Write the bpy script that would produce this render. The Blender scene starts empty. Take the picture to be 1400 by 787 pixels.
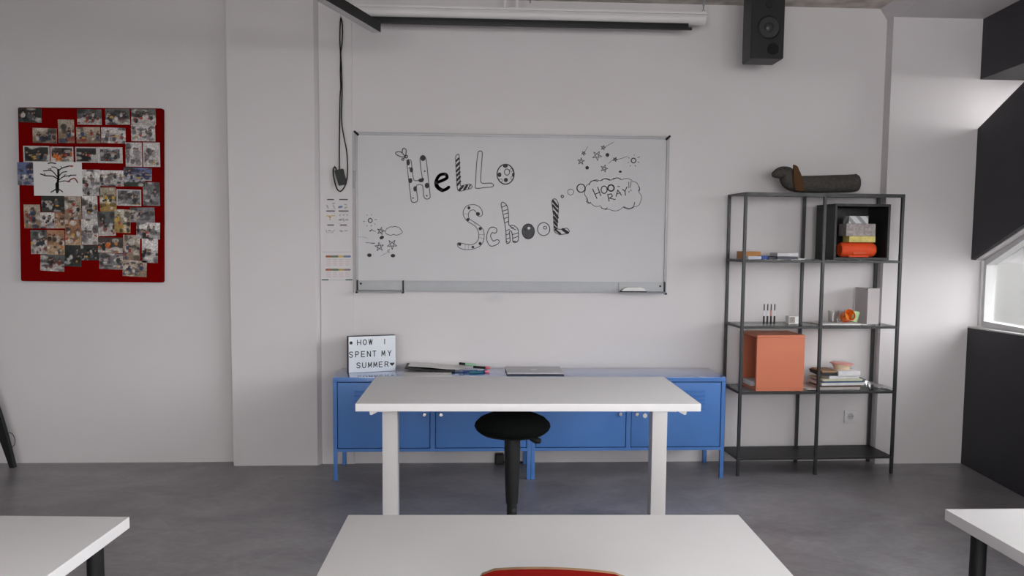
import bpy, bmesh, math, random
from mathutils import Vector, Matrix
R = math.radians
C = bpy.context.scene.collection
SC = bpy.context.scene

# ------------------------------------------------------------------ camera
FPX, CAM, PITCH, YAW, ROLL, PPY = 1149.35, Vector((-0.1154, -5.4206, 1.4448)), 0.07846, 0.05345, 0.0082, 420.7
fwd = Vector((math.sin(YAW)*math.cos(PITCH), math.cos(YAW)*math.cos(PITCH), -math.sin(PITCH)))
rt0 = Vector((math.cos(YAW), -math.sin(YAW), 0)); up0 = rt0.cross(fwd)
rt = math.cos(ROLL)*rt0 + math.sin(ROLL)*up0
up = -math.sin(ROLL)*rt0 + math.cos(ROLL)*up0
cd = bpy.data.cameras.new('camera'); cam = bpy.data.objects.new('camera', cd); C.objects.link(cam)
cam.matrix_world = Matrix(((rt.x, up.x, -fwd.x, CAM.x), (rt.y, up.y, -fwd.y, CAM.y), (rt.z, up.z, -fwd.z, CAM.z), (0, 0, 0, 1)))
cd.sensor_width = 36; cd.lens = FPX*36/1400; cd.shift_y = (PPY-393.5)/1400
cd.clip_start = 0.05; cd.clip_end = 100
SC.camera = cam

# ------------------------------------------------------------------ sky and daylight
w = bpy.data.worlds.new('world'); SC.world = w; w.use_nodes = True
bg = w.node_tree.nodes['Background']; bg.inputs[0].default_value = (1.0, 0.985, 0.968, 1); bg.inputs[1].default_value = 10.8
SC.view_settings.view_transform = 'Standard'; SC.view_settings.look = 'None'
SC.view_settings.exposure = 0.36; SC.view_settings.gamma = 1.0; SC.view_settings.use_curve_mapping = False

def area(name, loc, rot, sx, sy, power, col, portal=False):
    l = bpy.data.lights.new(name, 'AREA'); l.shape = 'RECTANGLE'; l.size = sx; l.size_y = sy
    l.energy = power; l.color = col
    o = bpy.data.objects.new(name, l); C.objects.link(o); o.location = loc; o.rotation_euler = rot
    if portal: l.cycles.is_portal = True
    return o
# portals that guide the sampling of the sky through the windows
area('sky_portal_rear', (-0.4, -9.25, 1.75), (R(90), 0, 0), 6.8, 1.8, 1, (1, 1, 1), True)
area('sky_portal_right', (3.35, -2.3, 1.7), (0, R(90), R(5.7)), 1.7, 4.6, 1, (1, 1, 1), True)

# ------------------------------------------------------------------ helpers
def at(px, py, axis, val):
    """point of the photograph on a plane x / y / z = val"""
    d = rt*((px-700)/FPX) - up*((py-PPY)/FPX) + fwd
    t = (val-CAM[axis])/d[axis]
    return CAM + d*t
def lin(c):
    return tuple(((v/255)/12.92 if v/255 <= 0.04045 else ((v/255+0.055)/1.055)**2.4) for v in c)
MATS = {}
def mat(name, col, rough=0.6, metal=0.0, noise=0.06, scale=8.0, bump=0.0, bscale=120.0, spec=0.5, coat=0.0):
    """col is linear albedo; gentle noise mottling and fine bump"""
    if name in MATS: return MATS[name]
    m = bpy.data.materials.new(name); m.use_nodes = True; nt = m.node_tree; b = nt.nodes['Principled BSDF']
    b.inputs['Roughness'].default_value = rough; b.inputs['Metallic'].default_value = metal
    b.inputs['Specular IOR Level'].default_value = spec; b.inputs['Coat Weight'].default_value = coat
    tc = nt.nodes.new('ShaderNodeTexCoord'); nz = nt.nodes.new('ShaderNodeTexNoise'); nz.inputs['Scale'].default_value = scale
    nz.inputs['Detail'].default_value = 4
    nt.links.new(tc.outputs['Object'], nz.inputs['Vector'])
    rp = nt.nodes.new('ShaderNodeValToRGB'); e = rp.color_ramp.elements
    e[0].position = 0.3; e[1].position = 0.7
    e[0].color = tuple(v*(1-noise) for v in col)+(1,); e[1].color = tuple(min(1, v*(1+noise)) for v in col)+(1,)
    nt.links.new(nz.outputs['Fac'], rp.inputs['Fac']); nt.links.new(rp.outputs['Color'], b.inputs['Base Color'])
    if bump:
        n2 = nt.nodes.new('ShaderNodeTexNoise'); n2.inputs['Scale'].default_value = bscale; n2.inputs['Detail'].default_value = 3
        nt.links.new(tc.outputs['Object'], n2.inputs['Vector'])
        bp = nt.nodes.new('ShaderNodeBump'); bp.inputs['Strength'].default_value = bump; bp.inputs['Distance'].default_value = 0.004
        nt.links.new(n2.outputs['Fac'], bp.inputs['Height']); nt.links.new(bp.outputs['Normal'], b.inputs['Normal'])
    MATS[name] = m; return m
def glass(name, tint=(0.96, 0.98, 0.97), refl=0.08):
    m = bpy.data.materials.new(name); m.use_nodes = True; nt = m.node_tree; nt.nodes.clear()
    out = nt.nodes.new('ShaderNodeOutputMaterial'); mx = nt.nodes.new('ShaderNodeMixShader')
    tr = nt.nodes.new('ShaderNodeBsdfTransparent'); tr.inputs[0].default_value = tint+(1,)
    gl = nt.nodes.new('ShaderNodeBsdfGlossy'); gl.inputs['Roughness'].default_value = 0.02
    lw = nt.nodes.new('ShaderNodeLayerWeight'); lw.inputs[0].default_value = 0.25
    mp = nt.nodes.new('ShaderNodeMath'); mp.operation = 'MULTIPLY_ADD'; mp.inputs[1].default_value = 0.5; mp.inputs[2].default_value = refl*0.5
    nt.links.new(lw.outputs['Fresnel'], mp.inputs[0]); nt.links.new(mp.outputs[0], mx.inputs[0])
    nt.links.new(tr.outputs[0], mx.inputs[1]); nt.links.new(gl.outputs[0], mx.inputs[2]); nt.links.new(mx.outputs[0], out.inputs[0])
    return m

def new(): return bmesh.new()
def xf(bm, vs, M):
    for v in vs: v.co = M @ v.co
def box(bm, x0, x1, y0, y1, z0, z1, bev=0.0, seg=2, M=None):
    r = bmesh.ops.create_cube(bm, size=1.0); vs = r['verts']
    for v in vs: v.co = Vector(((x0+x1)/2+v.co.x*(x1-x0), (y0+y1)/2+v.co.y*(y1-y0), (z0+z1)/2+v.co.z*(z1-z0)))
    if M is not None: xf(bm, vs, M)
    if bev:
        es = list({e for v in vs for e in v.link_edges})
        bmesh.ops.bevel(bm, geom=es, offset=bev, segments=seg, profile=0.7, affect='EDGES')
    return bm
def frame_of(d):
    d = d.normalized(); a = Vector((0, 0, 1)) if abs(d.z) < 0.9 else Vector((1, 0, 0))
    u = d.cross(a).normalized(); return u, d.cross(u).normalized()
def tube(bm, pts, rad, n=8, closed=False, caps=True):
    pts = [Vector(p) for p in pts]; N = len(pts); rings = []
    if not hasattr(rad, '__len__'): rad = [rad]*N
    u = None
    for i, p in enumerate(pts):
        a = pts[(i-1) % N] if (closed or i > 0) else p; b = pts[(i+1) % N] if (closed or i < N-1) else p
        d = (b-a).normalized()
        if u is None: u, v = frame_of(d)
        else:
            u = (u-d*u.dot(d)).normalized(); v = d.cross(u)
        rings.append([bm.verts.new(p+(u*math.cos(t)+v*math.sin(t))*rad[i]) for t in [2*math.pi*k/n for k in range(n)]])
    for i in range(N if closed else N-1):
        A, B = rings[i], rings[(i+1) % N]
        for k in range(n): bm.faces.new((A[k], A[(k+1) % n], B[(k+1) % n], B[k]))
    if caps and not closed:
        bm.faces.new(rings[0][::-1]); bm.faces.new(rings[-1])
    return bm
def lathe(bm, prof, c, n=32, axis=2):
    """prof: (radius, height) pairs"""
    c = Vector(c); rings = []
    for r, h in prof:
        ring = []
        for k in range(n):
            t = 2*math.pi*k/n; q = [0, 0, 0]; a, b = [i for i in range(3) if i != axis]
            q[a] = r*math.cos(t); q[b] = r*math.sin(t); q[axis] = h; ring.append(bm.verts.new(c+Vector(q)))
        rings.append(ring)
    for A, B in zip(rings, rings[1:]):
        for k in range(n): bm.faces.new((A[k], A[(k+1) % n], B[(k+1) % n], B[k]))
    bm.faces.new(rings[0]); bm.faces.new(rings[-1])
    return bm
def prism(bm, poly, vec):
    """closed polygon (3-D points) swept along vec"""
    vec = Vector(vec); a = [bm.verts.new(Vector(p)) for p in poly]; b = [bm.verts.new(Vector(p)+vec) for p in poly]; n = len(poly)
    bm.faces.new(a); bm.faces.new(b[::-1])
    for i in range(n): bm.faces.new((a[i], b[i], b[(i+1) % n], a[(i+1) % n]))
    return bm
def smoothline(P, closed=False, k=4):
    P = [Vector(p).to_2d() if len(p) > 2 else Vector(p) for p in P]; n = len(P); out = []
    for i in range(n if closed else n-1):
        g = lambda j: P[j % n] if closed else P[max(0, min(n-1, j))]
        p0, p1, p2, p3 = g(i-1), g(i), g(i+1), g(i+2)
        for s in range(k):
            t = s/k; out.append(0.5*((2*p1)+(p2-p0)*t+(2*p0-5*p1+4*p2-p3)*t*t+(3*p1-p0-3*p2+p3)*t*t*t))
    if not closed: out.append(P[-1])
    return out

MW = {}
def setp(o, label=None, cat=None, group=None, kind=None):
    if label: o['label'] = label
    if cat: o['category'] = cat
    if group: o['group'] = group
    if kind: o['kind'] = kind
    return o
def thing(name, label, cat, loc, rotz=0.0, group=None):
    o = bpy.data.objects.new(name, None); C.objects.link(o); o.empty_display_size = 0.1
    o.location = loc; o.rotation_euler = (0, 0, rotz)
    MW[o] = Matrix.Translation(Vector(loc)) @ Matrix.Rotation(rotz, 4, 'Z')
    return setp(o, label, cat, group)
def to_mesh(name, bm, mats, smooth=True):
    bmesh.ops.recalc_face_normals(bm, faces=bm.faces[:])
    me = bpy.data.meshes.new(name); bm.to_mesh(me); bm.free()
    for m in (mats if isinstance(mats, (list, tuple)) else [mats]): me.materials.append(m)
    if smooth:
        me.shade_smooth(); me.set_sharp_from_angle(angle=R(38))
    return me
def part(name, bm, mats, parent, local=False, label=None, kind=None, smooth=True):
    if not local: bm.transform(MW[parent].inverted())
    o = bpy.data.objects.new(name, to_mesh(name, bm, mats, smooth)); C.objects.link(o); o.parent = parent
    MW[o] = MW[parent]
    return setp(o, label, None, None, kind)
def single(name, bm, mats, label=None, cat=None, group=None, kind=None, smooth=True):
    xs = [v.co for v in bm.verts]
    c = Vector(((min(v.x for v in xs)+max(v.x for v in xs))/2, (min(v.y for v in xs)+max(v.y for v in xs))/2, min(v.z for v in xs)))
    bm.transform(Matrix.Translation(-c))
    o = bpy.data.objects.new(name, to_mesh(name, bm, mats, smooth)); C.objects.link(o); o.location = c; MW[o] = Matrix.Translation(c)
    return setp(o, label, cat, group, kind)
def struct(name, bm, mats, parent=None, smooth=False):
    o = bpy.data.objects.new(name, to_mesh(name, bm, mats, smooth)); C.objects.link(o)
    if parent: o.parent = parent
    else: o['kind'] = 'structure'
    MW[o] = Matrix.Identity(4)
    return o
def dup(root, loc, rotz, label, group=None):
    r = root.copy(); C.objects.link(r); r.location = loc; r.rotation_euler = (0, 0, rotz); r['label'] = label
    MW[r] = Matrix.Translation(Vector(loc)) @ Matrix.Rotation(rotz, 4, 'Z')
    if group: r['group'] = group
    for ch in list(root.children):
        c = ch.copy(); C.objects.link(c); c.parent = r; MW[c] = MW[r]
        for g in list(ch.children):
            d = g.copy(); C.objects.link(d); d.parent = c
    return r

# ------------------------------------------------------------------ materials
M_wall = mat('wall_paint', (0.66, 0.632, 0.645), 0.85, noise=0.025, scale=1.3, bump=0.08, bscale=160)
nt = M_wall.node_tree; bs = nt.nodes['Principled BSDF']
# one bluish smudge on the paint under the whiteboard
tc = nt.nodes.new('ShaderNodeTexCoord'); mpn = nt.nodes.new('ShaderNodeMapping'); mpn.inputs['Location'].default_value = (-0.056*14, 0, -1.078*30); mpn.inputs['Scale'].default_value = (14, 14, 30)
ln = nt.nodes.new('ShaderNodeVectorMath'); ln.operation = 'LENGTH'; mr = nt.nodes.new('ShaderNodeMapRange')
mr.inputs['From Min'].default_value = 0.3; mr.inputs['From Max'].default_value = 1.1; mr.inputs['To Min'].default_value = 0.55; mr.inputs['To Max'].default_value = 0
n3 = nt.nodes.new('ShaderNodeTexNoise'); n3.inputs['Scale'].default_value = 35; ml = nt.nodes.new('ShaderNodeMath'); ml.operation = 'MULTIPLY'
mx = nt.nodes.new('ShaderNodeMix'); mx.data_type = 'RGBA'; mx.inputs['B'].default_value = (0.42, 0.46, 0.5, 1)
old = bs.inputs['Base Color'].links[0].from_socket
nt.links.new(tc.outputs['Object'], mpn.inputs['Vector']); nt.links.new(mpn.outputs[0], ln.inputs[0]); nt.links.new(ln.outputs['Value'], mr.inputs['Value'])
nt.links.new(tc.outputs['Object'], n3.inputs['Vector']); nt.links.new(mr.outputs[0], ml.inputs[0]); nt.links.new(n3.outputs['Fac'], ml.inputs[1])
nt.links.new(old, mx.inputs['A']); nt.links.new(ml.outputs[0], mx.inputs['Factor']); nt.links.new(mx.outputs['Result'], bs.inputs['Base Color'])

def floor_mat():
    m = bpy.data.materials.new('polished_concrete'); m.use_nodes = True; nt = m.node_tree; b = nt.nodes['Principled BSDF']
    tc = nt.nodes.new('ShaderNodeTexCoord')
    mp = nt.nodes.new('ShaderNodeMapping'); mp.inputs['Scale'].default_value = (1, 1.3, 1); mp.inputs['Rotation'].default_value = (0, 0, 0.5)
    a = nt.nodes.new('ShaderNodeTexNoise'); a.inputs['Scale'].default_value = 1.6; a.inputs['Detail'].default_value = 9; a.inputs['Roughness'].default_value = 0.62; a.inputs['Distortion'].default_value = 0.8
    c = nt.nodes.new('ShaderNodeTexNoise'); c.inputs['Scale'].default_value = 11; c.inputs['Detail'].default_value = 6; c.inputs['Distortion'].default_value = 1.5
    for x in (a, c): nt.links.new(mp.outputs[0], x.inputs['Vector'])
    nt.links.new(tc.outputs['Object'], mp.inputs['Vector'])
    r1 = nt.nodes.new('ShaderNodeValToRGB'); e = r1.color_ramp.elements
    e[0].position = 0.3; e[0].color = (0.195, 0.186, 0.196, 1); e[1].position = 0.72; e[1].color = (0.355, 0.342, 0.364, 1)
    r2 = nt.nodes.new('ShaderNodeValToRGB'); e = r2.color_ramp.elements
    e[0].position = 0.35; e[0].color = (0.84, 0.84, 0.84, 1); e[1].position = 0.75; e[1].color = (1.12, 1.12, 1.12, 1)
    mx = nt.nodes.new('ShaderNodeMix'); mx.data_type = 'RGBA'; mx.blend_type = 'MULTIPLY'; mx.inputs['Factor'].default_value = 1
    nt.links.new(a.outputs['Fac'], r1.inputs[0]); nt.links.new(c.outputs['Fac'], r2.inputs[0])
    nt.links.new(r1.outputs[0], mx.inputs['A']); nt.links.new(r2.outputs[0], mx.inputs['B']); nt.links.new(mx.outputs['Result'], b.inputs['Base Color'])
    mr = nt.nodes.new('ShaderNodeMapRange'); mr.inputs['To Min'].default_value = 0.26; mr.inputs['To Max'].default_value = 0.44
    nt.links.new(c.outputs['Fac'], mr.inputs['Value']); nt.links.new(mr.outputs[0], b.inputs['Roughness'])
    bp = nt.nodes.new('ShaderNodeBump'); bp.inputs['Strength'].default_value = 0.06; nt.links.new(c.outputs['Fac'], bp.inputs['Height']); nt.links.new(bp.outputs[0], b.inputs['Normal'])
    b.inputs['Specular IOR Level'].default_value = 0.5
    return m
M_floor = floor_mat()
M_conc = mat('raw_concrete', (0.52, 0.475, 0.435), 0.9, noise=0.35, scale=9, bump=0.6, bscale=40)
M_darkwall = mat('anthracite_paint', (0.035, 0.034, 0.040), 0.7, noise=0.05, scale=3)
M_white = mat('white_laminate', (0.83, 0.815, 0.83), 0.4, noise=0.01)
M_edge = mat('white_edge_band', (0.70, 0.68, 0.67), 0.5, noise=0.01)
M_whitemetal = mat('white_powder_coat', (0.70, 0.68, 0.685), 0.45, noise=0.01)
M_frame = mat('white_window_frame', (0.78, 0.78, 0.78), 0.4, noise=0.01)
M_facade = mat('grey_facade_frame', (0.68, 0.68, 0.68), 0.5, noise=0.01)
M_glass = glass('window_glass', (0.95, 0.95, 0.95))
M_dimglass = glass('dimmed_facade_glass', (0.79, 0.80, 0.81))  # tint added to hold back daylight from the right
M_shelfglass = glass('shelf_glass', (0.90, 0.94, 0.92), 0.10)
M_alu = mat('brushed_aluminium', (0.36, 0.36, 0.38), 0.5, metal=0.3, noise=0.04, scale=30)
M_tray = mat('tray_aluminium', (0.40, 0.41, 0.435), 0.55, metal=0.1, noise=0.03, scale=20)
M_board = mat('whiteboard_enamel', (0.50, 0.495, 0.515), 0.4, noise=0.025, scale=2.5, coat=0.0)
M_black = mat('black_plastic', (0.008, 0.009, 0.0095), 0.5, noise=0.1, spec=0.35)
M_blackm = mat('black_metal', (0.012, 0.013, 0.014), 0.5, noise=0.08, spec=0.35)
M_shelfm = mat('charcoal_metal', (0.028, 0.029, 0.032), 0.42, noise=0.06)
M_fabric = mat('black_fabric', (0.004, 0.005, 0.005), 0.95, noise=0.25, scale=90, bump=0.5, bscale=400, spec=0.1)
M_blue = mat('blue_steel', (0.075, 0.200, 0.52), 0.36, noise=0.04, scale=4, spec=0.35)
M_bluetop = mat('blue_steel_top', (0.085, 0.205, 0.52), 0.2, noise=0.04, scale=4, spec=0.6, coat=0.9)
M_bluedk = mat('blue_steel_inside', (0.02, 0.06, 0.2), 0.6)
M_chrome = mat('chrome', (0.75, 0.75, 0.75), 0.2, metal=1.0, noise=0.02)
M_red = mat('red_felt', (0.175, 0.0008, 0.001), 0.95, noise=0.08, scale=30, bump=0.3, bscale=300, spec=0.03)
M_orange = mat('terracotta_lacquer', (0.56, 0.165, 0.085), 0.5, noise=0.02)
M_blackbox = mat('black_lacquer', (0.016, 0.016, 0.019), 0.5, noise=0.05)
M_ink = mat('marker_ink', (0.012, 0.012, 0.014), 0.6, noise=0.1)
M_inkgrey = mat('thin_marker_ink', (0.075, 0.075, 0.085), 0.6, noise=0.2, scale=40)
M_inkfill = mat('scribbled_ink', (0.045, 0.045, 0.055), 0.6, noise=0.5, scale=90)
M_paper = mat('paper', (0.72, 0.71, 0.71), 0.8, noise=0.02)
M_dogfelt = mat('grey_brown_felt', (0.060, 0.054, 0.050), 0.95, noise=0.3, scale=60, bump=0.6, bscale=250)
M_ear = mat('brown_felt', (0.085, 0.038, 0.014), 0.95, noise=0.2, scale=60, bump=0.4, bscale=250)
M_seatred = mat('red_laminate', (0.165, 0.004, 0.002), 0.6, spec=0.12, noise=0.03)
M_ply = mat('plywood_edge', (0.42, 0.26, 0.14), 0.6, noise=0.15, scale=25)
def flat(name, rgb, rough=0.6, **k): return mat(name, lin(rgb), rough, **k)

# ------------------------------------------------------------------ room shell
H = 2.96
fx = lambda y: 3.18+0.1*y                       # inner face of the right facade (slightly turned)
bm = new(); box(bm, -5.2, 3.8, -9.2, 0.4, -0.12, 0.0); struct('floor', bm, M_floor)
bm = new(); box(bm, -5.2, 3.8, -9.2, 0.4, H, H+0.2); struct('ceiling', bm, M_conc)
# facing wall: board bay | pillar | whiteboard bay | right-hand section, one stepped plan
plan = [(-5.2, 0.055), (-1.605, 0.055), (-1.605, -0.045), (-1.072, -0.045), (-1.050, 0.0), (2.585, 0.0), (2.585, -0.085), (3.29, -0.085), (3.29, 0.3), (-5.2, 0.3)]
bm = new(); prism(bm, [(x, y, 0) for x, y in plan], (0, 0, H)); struct('wall_back', bm, M_wall)
bm = new(); box(bm, 3.29, 3.68, -0.085, 0.3, 2.05, H); struct('trim_9', bm, M_wall)     # the upper window reveal runs further out
bm = new(); box(bm, -1.045, -0.842, -0.012, 0.0, 0, H); struct('trim_1', bm, M_wall)      # flat casing strip left of the whiteboard
bm = new(); box(bm, -5.2, -5.0, -9.2, 0.06, 0, H); struct('wall_left', bm, M_darkwall)  # unseen wall, dark colour chosen to dim the room's left side
bm = new()                                                                               # rear wall with two window openings
for b in [(-5.0, 3.8, 0, 0.85), (-5.0, 3.8, 2.7, H)]: box(bm, b[0], b[1], -9.2, -9.0, b[2], b[3])
for a, b in [(-5.0, -3.0), (-1.3, -0.7), (2.8, 3.8)]: box(bm, a, b, -9.2, -9.0, 0.85, 2.7)
struct('wall_rear', bm, M_wall)
for n, (a, b) in enumerate([(-3.0, -1.3), (-0.7, 2.8)]):
    bm = new()
    box(bm, a, b, -9.12, -9.06, 0.85, 0.9); box(bm, a, b, -9.12, -9.06, 2.65, 2.7)
    for x in (a, (a+b)/2-0.025, b-0.05): box(bm, x, x+0.05, -9.12, -9.06, 0.9, 2.65)
    wn = struct('window_%d' % (n+3), bm, M_frame)
    bm = new(); box(bm, a+0.05, b-0.05, -9.095, -9.085, 0.9, 2.65); struct('window_pane', bm, M_glass, wn)
# white soffit running along the facade
bm = new(); lo = [(2.585, 0.0), (2.50, -1.5), (2.05, -9.0), (3.7, -9.0), (3.7, 0.0)]; hi = [(2.535, 0.0), (2.45, -1.5), (2.0, -9.0), (3.7, -9.0), (3.7, 0.0)]
a_ = [bm.verts.new((x, y, 2.888)) for x, y in lo]; b_ = [bm.verts.new((x, y, H)) for x, y in hi]; bm.faces.new(a_[::-1]); bm.faces.new(b_)
for i in range(5): bm.faces.new((a_[i], a_[(i+1) % 5], b_[(i+1) % 5], b_[i]))
struct('trim_2', bm, M_wall)

# right facade: parapet, beam, diagonal brace, windows
def fpoly(poly, y_off=0.0, t0=0.0, t1=0.1):
    """polygon given as (y, z) on the facade's inner face, from depth t0 to depth t1 outwards"""
    b = new(); n = Vector((1, -0.1, 0)).normalized()
    prism(b, [Vector((fx(y), y, z))+n*t0 for y, z in poly], n*(t1-t0)); return b
YE = -6.6
bm = fpoly([(-0.05, 0), (-0.05, 0.905), (-0.8, 0.925), (YE, 0.925), (YE, 0)], 0, 0, 0.14); struct('wall_right', bm, M_darkwall)
bm = fpoly([(-0.05, 0.905), (-0.05, 0.913), (-0.8, 0.934), (YE, 0.934), (YE, 0.925), (-0.8, 0.925)], 0, 0.002, 0.14); struct('trim_3', bm, mat('sill_paint', (0.5, 0.5, 0.5), 0.5))
bm = fpoly([(-0.05, 2.508), (-0.05, H-0.06), (-9.0, H-0.06), (-9.0, 2.508)], 0, 0, 0.46); struct('trim_4', bm, M_darkwall)
bm = fpoly([(YE, 0), (YE, 2.508), (-9.0, 2.508), (-9.0, 0)], 0, 0, 0.3); struct('trim_5', bm, M_wall)
zt = lambda y: 2.178-0.395*(y+0.04)             # upper edge of the dark brace
zb = lambda y: 1.336-0.365*(y+0.04)             # lower edge
yt = -0.04-(2.508-2.178)/0.395; yb = -0.04-(2.508-1.336)/0.365
bm = fpoly([(-0.04, zb(-0.04)), (-0.04, zt(-0.04)), (yt, 2.508), (yb, 2.508)], 0, 0, 0.028); struct('trim_6', bm, M_darkwall)
o_ = 0.045
bm = fpoly([(-0.05, zb(-0.05)-0.005), (-0.05, zt(-0.05)-0.02), (yt-0.05, 2.50), (yb-0.02, 2.50)], 0, 0.028, 0.40); struct('trim_7', bm, M_wall)
# slanted window under the brace
zw = lambda y: zb(y)-0.012
yw = -0.04-(2.508-1.324)/0.365
WF0, WF1 = 0.075, 0.135
def bar(poly, t0=WF0, t1=WF1): return fpoly(poly, 0, t0, t1)
bm = bar([(-0.087, 0.92), (-0.087, zw(-0.087)), (-0.105, zw(-0.105)), (-0.105, 0.92)], 0.062, 0.135)
win = struct('window_1', bm, M_facade)
struct('window_frame', bar([(-0.105, 0.92), (-0.105, zw(-0.105)), (-0.135, zw(-0.135)), (-0.135, 0.92)]), M_facade, win)
struct('window_frame', bar([(-0.125, 0.915), (-0.125, 0.955), (YE, 0.975), (YE, 0.93)]), M_facade, win)
struct('window_frame', bar([(-0.125, zw(-0.125)), (yw, 2.508), (yw+0.11, 2.508-0.0), (-0.125, zw(-0.125)-0.04)][::-1]), M_facade, win)
struct('window_frame', bar([(yw, 2.468), (yw, 2.508), (YE, 2.508), (YE, 2.468)]), M_facade, win)
for y in (-1.9, -3.3, -4.9, YE+0.05):
    top = min(2.468, zw(y)-0.04)
    struct('window_frame', bar([(y-0.03, 0.96), (y-0.03, top), (y+0.03, top), (y+0.03, 0.96)]), M_facade, win)
struct('window_pane', bar([(-0.11, 0.94), (-0.11, zw(-0.11)-0.02), (yw, 2.49), (YE+0.02, 2.49), (YE+0.02, 0.95)], 0.127, 0.133), M_dimglass, win)
# small triangular window above the brace, set in the outer plane
bm = fpoly([(-0.09, zt(-0.09)+0.0), (-0.09, 2.508), (-0.13, 2.508), (-0.13, zt(-0.13))], 0, 0.36, 0.42); win2 = struct('window_2', bm, M_frame)
struct('window_pane', fpoly([(-0.12, zt(-0.12)), (-0.12, 2.508), (yt, 2.508)], 0, 0.385, 0.393), M_glass, win2)
# outside: pale rendered building and paving across the lane
bm = new(); box(bm, 9.0, 9.4, -16, 16, -0.3, 1.7); struct('wall_outside', bm, mat('pale_render', (0.132, 0.131, 0.125), 0.9, noise=0.06, scale=0.8))
bm = new(); box(bm, 3.85, 40, -40, 40, -0.5, -0.3); struct('trim_8', bm, mat('paving', (0.11, 0.11, 0.105), 0.9, noise=0.1, scale=2))

# ------------------------------------------------------------------ drawing helpers (ink on a flat thing)
def pl(y):                       # photograph -> plane y = const
    return lambda p: at(p[0], p[1], 1, y)
def zoom(x0, y0, s):             # crop coordinates of a close study -> photograph
    return lambda P: [(x0+x/s, y0+y/s) for x, y in P]
def ribbon(bm, P, wpx, f, closed=False):
    Q = [f(p) for p in P]; h = wpx/2*(Q[0]-f((P[0][0]+1, P[0][1]))).length
    nrm = Vector((0, -1, 0)); n = len(Q)
    for i in range(n if closed else n-1):
        a, b = Q[i], Q[(i+1) % n]
        if (b-a).length < 1e-6: continue
        s = (b-a).normalized().cross(nrm)*h
        bm.faces.new([bm.verts.new(v) for v in (a+s, b+s, b-s, a-s)])
    for q in Q:
        bm.faces.new([bm.verts.new(q+Vector((math.cos(t), 0, math.sin(t)))*h) for t in [k*math.pi/3 for k in range(6)]])
def disc(bm, c, rx, ry, f, n=14, rot=0.0):
    bm.faces.new([bm.verts.new(f((c[0]+rx*math.cos(t)*math.cos(rot)-ry*math.sin(t)*math.sin(rot), c[1]+rx*math.cos(t)*math.sin(rot)+ry*math.sin(t)*math.cos(rot)))) for t in [2*math.pi*k/n for k in range(n)]])
def oval(c, rx, ry, n=18, rot=0.0):
    return [(c[0]+rx*math.cos(t)*math.cos(rot)-ry*math.sin(t)*math.sin(rot), c[1]+rx*math.cos(t)*math.sin(rot)+ry*math.sin(t)*math.cos(rot)) for t in [2*math.pi*k/n for k in range(n)]]

# ------------------------------------------------------------------ whiteboard
wb = thing('whiteboard', 'large aluminium-framed whiteboard with marker lettering on the white wall', 'whiteboard', (0.175, 0, 1.124))
X0, X1, Z0, Z1 = -0.825, 1.175, 1.124, 2.124
bm = new(); box(bm, X0+0.012, X1-0.012, -0.022, -0.002, 1.185, Z1-0.012); part('writing_surface', bm, M_board, wb)
for b in [(X0, X1, Z1-0.017, Z1), (X0, X0+0.017, Z0, Z1-0.017), (X1-0.017, X1, Z0, Z1-0.017)]:
    bm = new(); box(bm, b[0], b[1], -0.031, -0.001, b[2], b[3], 0.003); part('frame_rail', bm, M_alu, wb)
bm = new(); box(bm, X0+0.017, X1-0.017, -0.034, -0.001, 1.129, 1.190, 0.002); box(bm, X0+0.017, X1-0.017, -0.045, -0.030, 1.126, 1.132); box(bm, X0+0.017, X1-0.017, -0.038, -0.03, 1.186, 1.192)
part('bottom_rail', bm, M_tray, wb)
for x, z, s in [(X0, Z1, 1), (X1, Z1, -1)]:
    bm = new(); tube(bm, [(x-0.003*s, -0.026, z+0.004), (x+0.024*s, -0.036, z-0.020)], 0.007, 6); part('corner_cap', bm, M_black, wb)
for a, b, nm in [(-0.812, -0.523, 'L'), (0.861, 1.160, 'R')]:
    bm = new(); box(bm, a, b, -0.040, -0.034, 1.132, 1.186, 0.002); prism(bm, [(a, -0.034, 1.126), (a, -0.085, 1.121), (a, -0.090, 1.128), (a, -0.086, 1.127), (a, -0.036, 1.132)], (b-a, 0, 0))
    tr = part('pen_tray', bm, M_tray, wb)
    ends = [a, b] if nm == 'L' else [b]
    for x in ends:
        bm = new(); box(bm, x-0.005, x+0.005, -0.047, -0.030, 1.124, 1.194, 0.002); prism(bm, [(x-0.006, -0.03, 1.132), (x-0.006, -0.03, 1.118), (x-0.006, -0.093, 1.114), (x-0.006, -0.093, 1.124)], (0.012, 0, 0))
        part('tray_end_cap', bm, M_black, tr)
    x = a+0.021 if nm == 'L' else b-0.027
    bm = new(); lathe(bm, [(0.006, -0.043), (0.007, -0.040)], (x, 0, 1.172 if nm == 'L' else 1.166), 12, 1); part('screw', bm, M_black, tr)
BY = -0.0228
B = pl(BY); B2 = pl(BY-0.0006)
def ink(name, bm, m, label=None): return part(name, bm, m, wb, label=label, smooth=False)
def letter(Z, outline, w, label, fills=(), closed=True, outline_m=None, k=4, extra=()):
    """outline ribbon + optional stripes / spots in one drawn letter"""
    bm = new()
    if outline: ribbon(bm, smoothline(Z(outline), closed, k), w, B, closed)
    nf = len(bm.faces)
    for f in fills:
        if f[0] == 'd': disc(bm, Z([f[1]])[0], f[2], f[3], B2)
        elif f[0] == 'o': ribbon(bm, Z(oval(f[1], f[2]*7.778, f[3]*7.778)), f[4], B, True)
        elif f[0] == 's': ribbon(bm, Z(f[1]), f[2], B2)
        elif f[0] == 'c': ribbon(bm, smoothline(Z(f[1]), False, 5), f[2], B2)
    for i, fc in enumerate(bm.faces): fc.material_index = 1 if (i >= nf and outline) else 0
    return ink('letter', bm, [M_inkgrey, M_ink], label)
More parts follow.
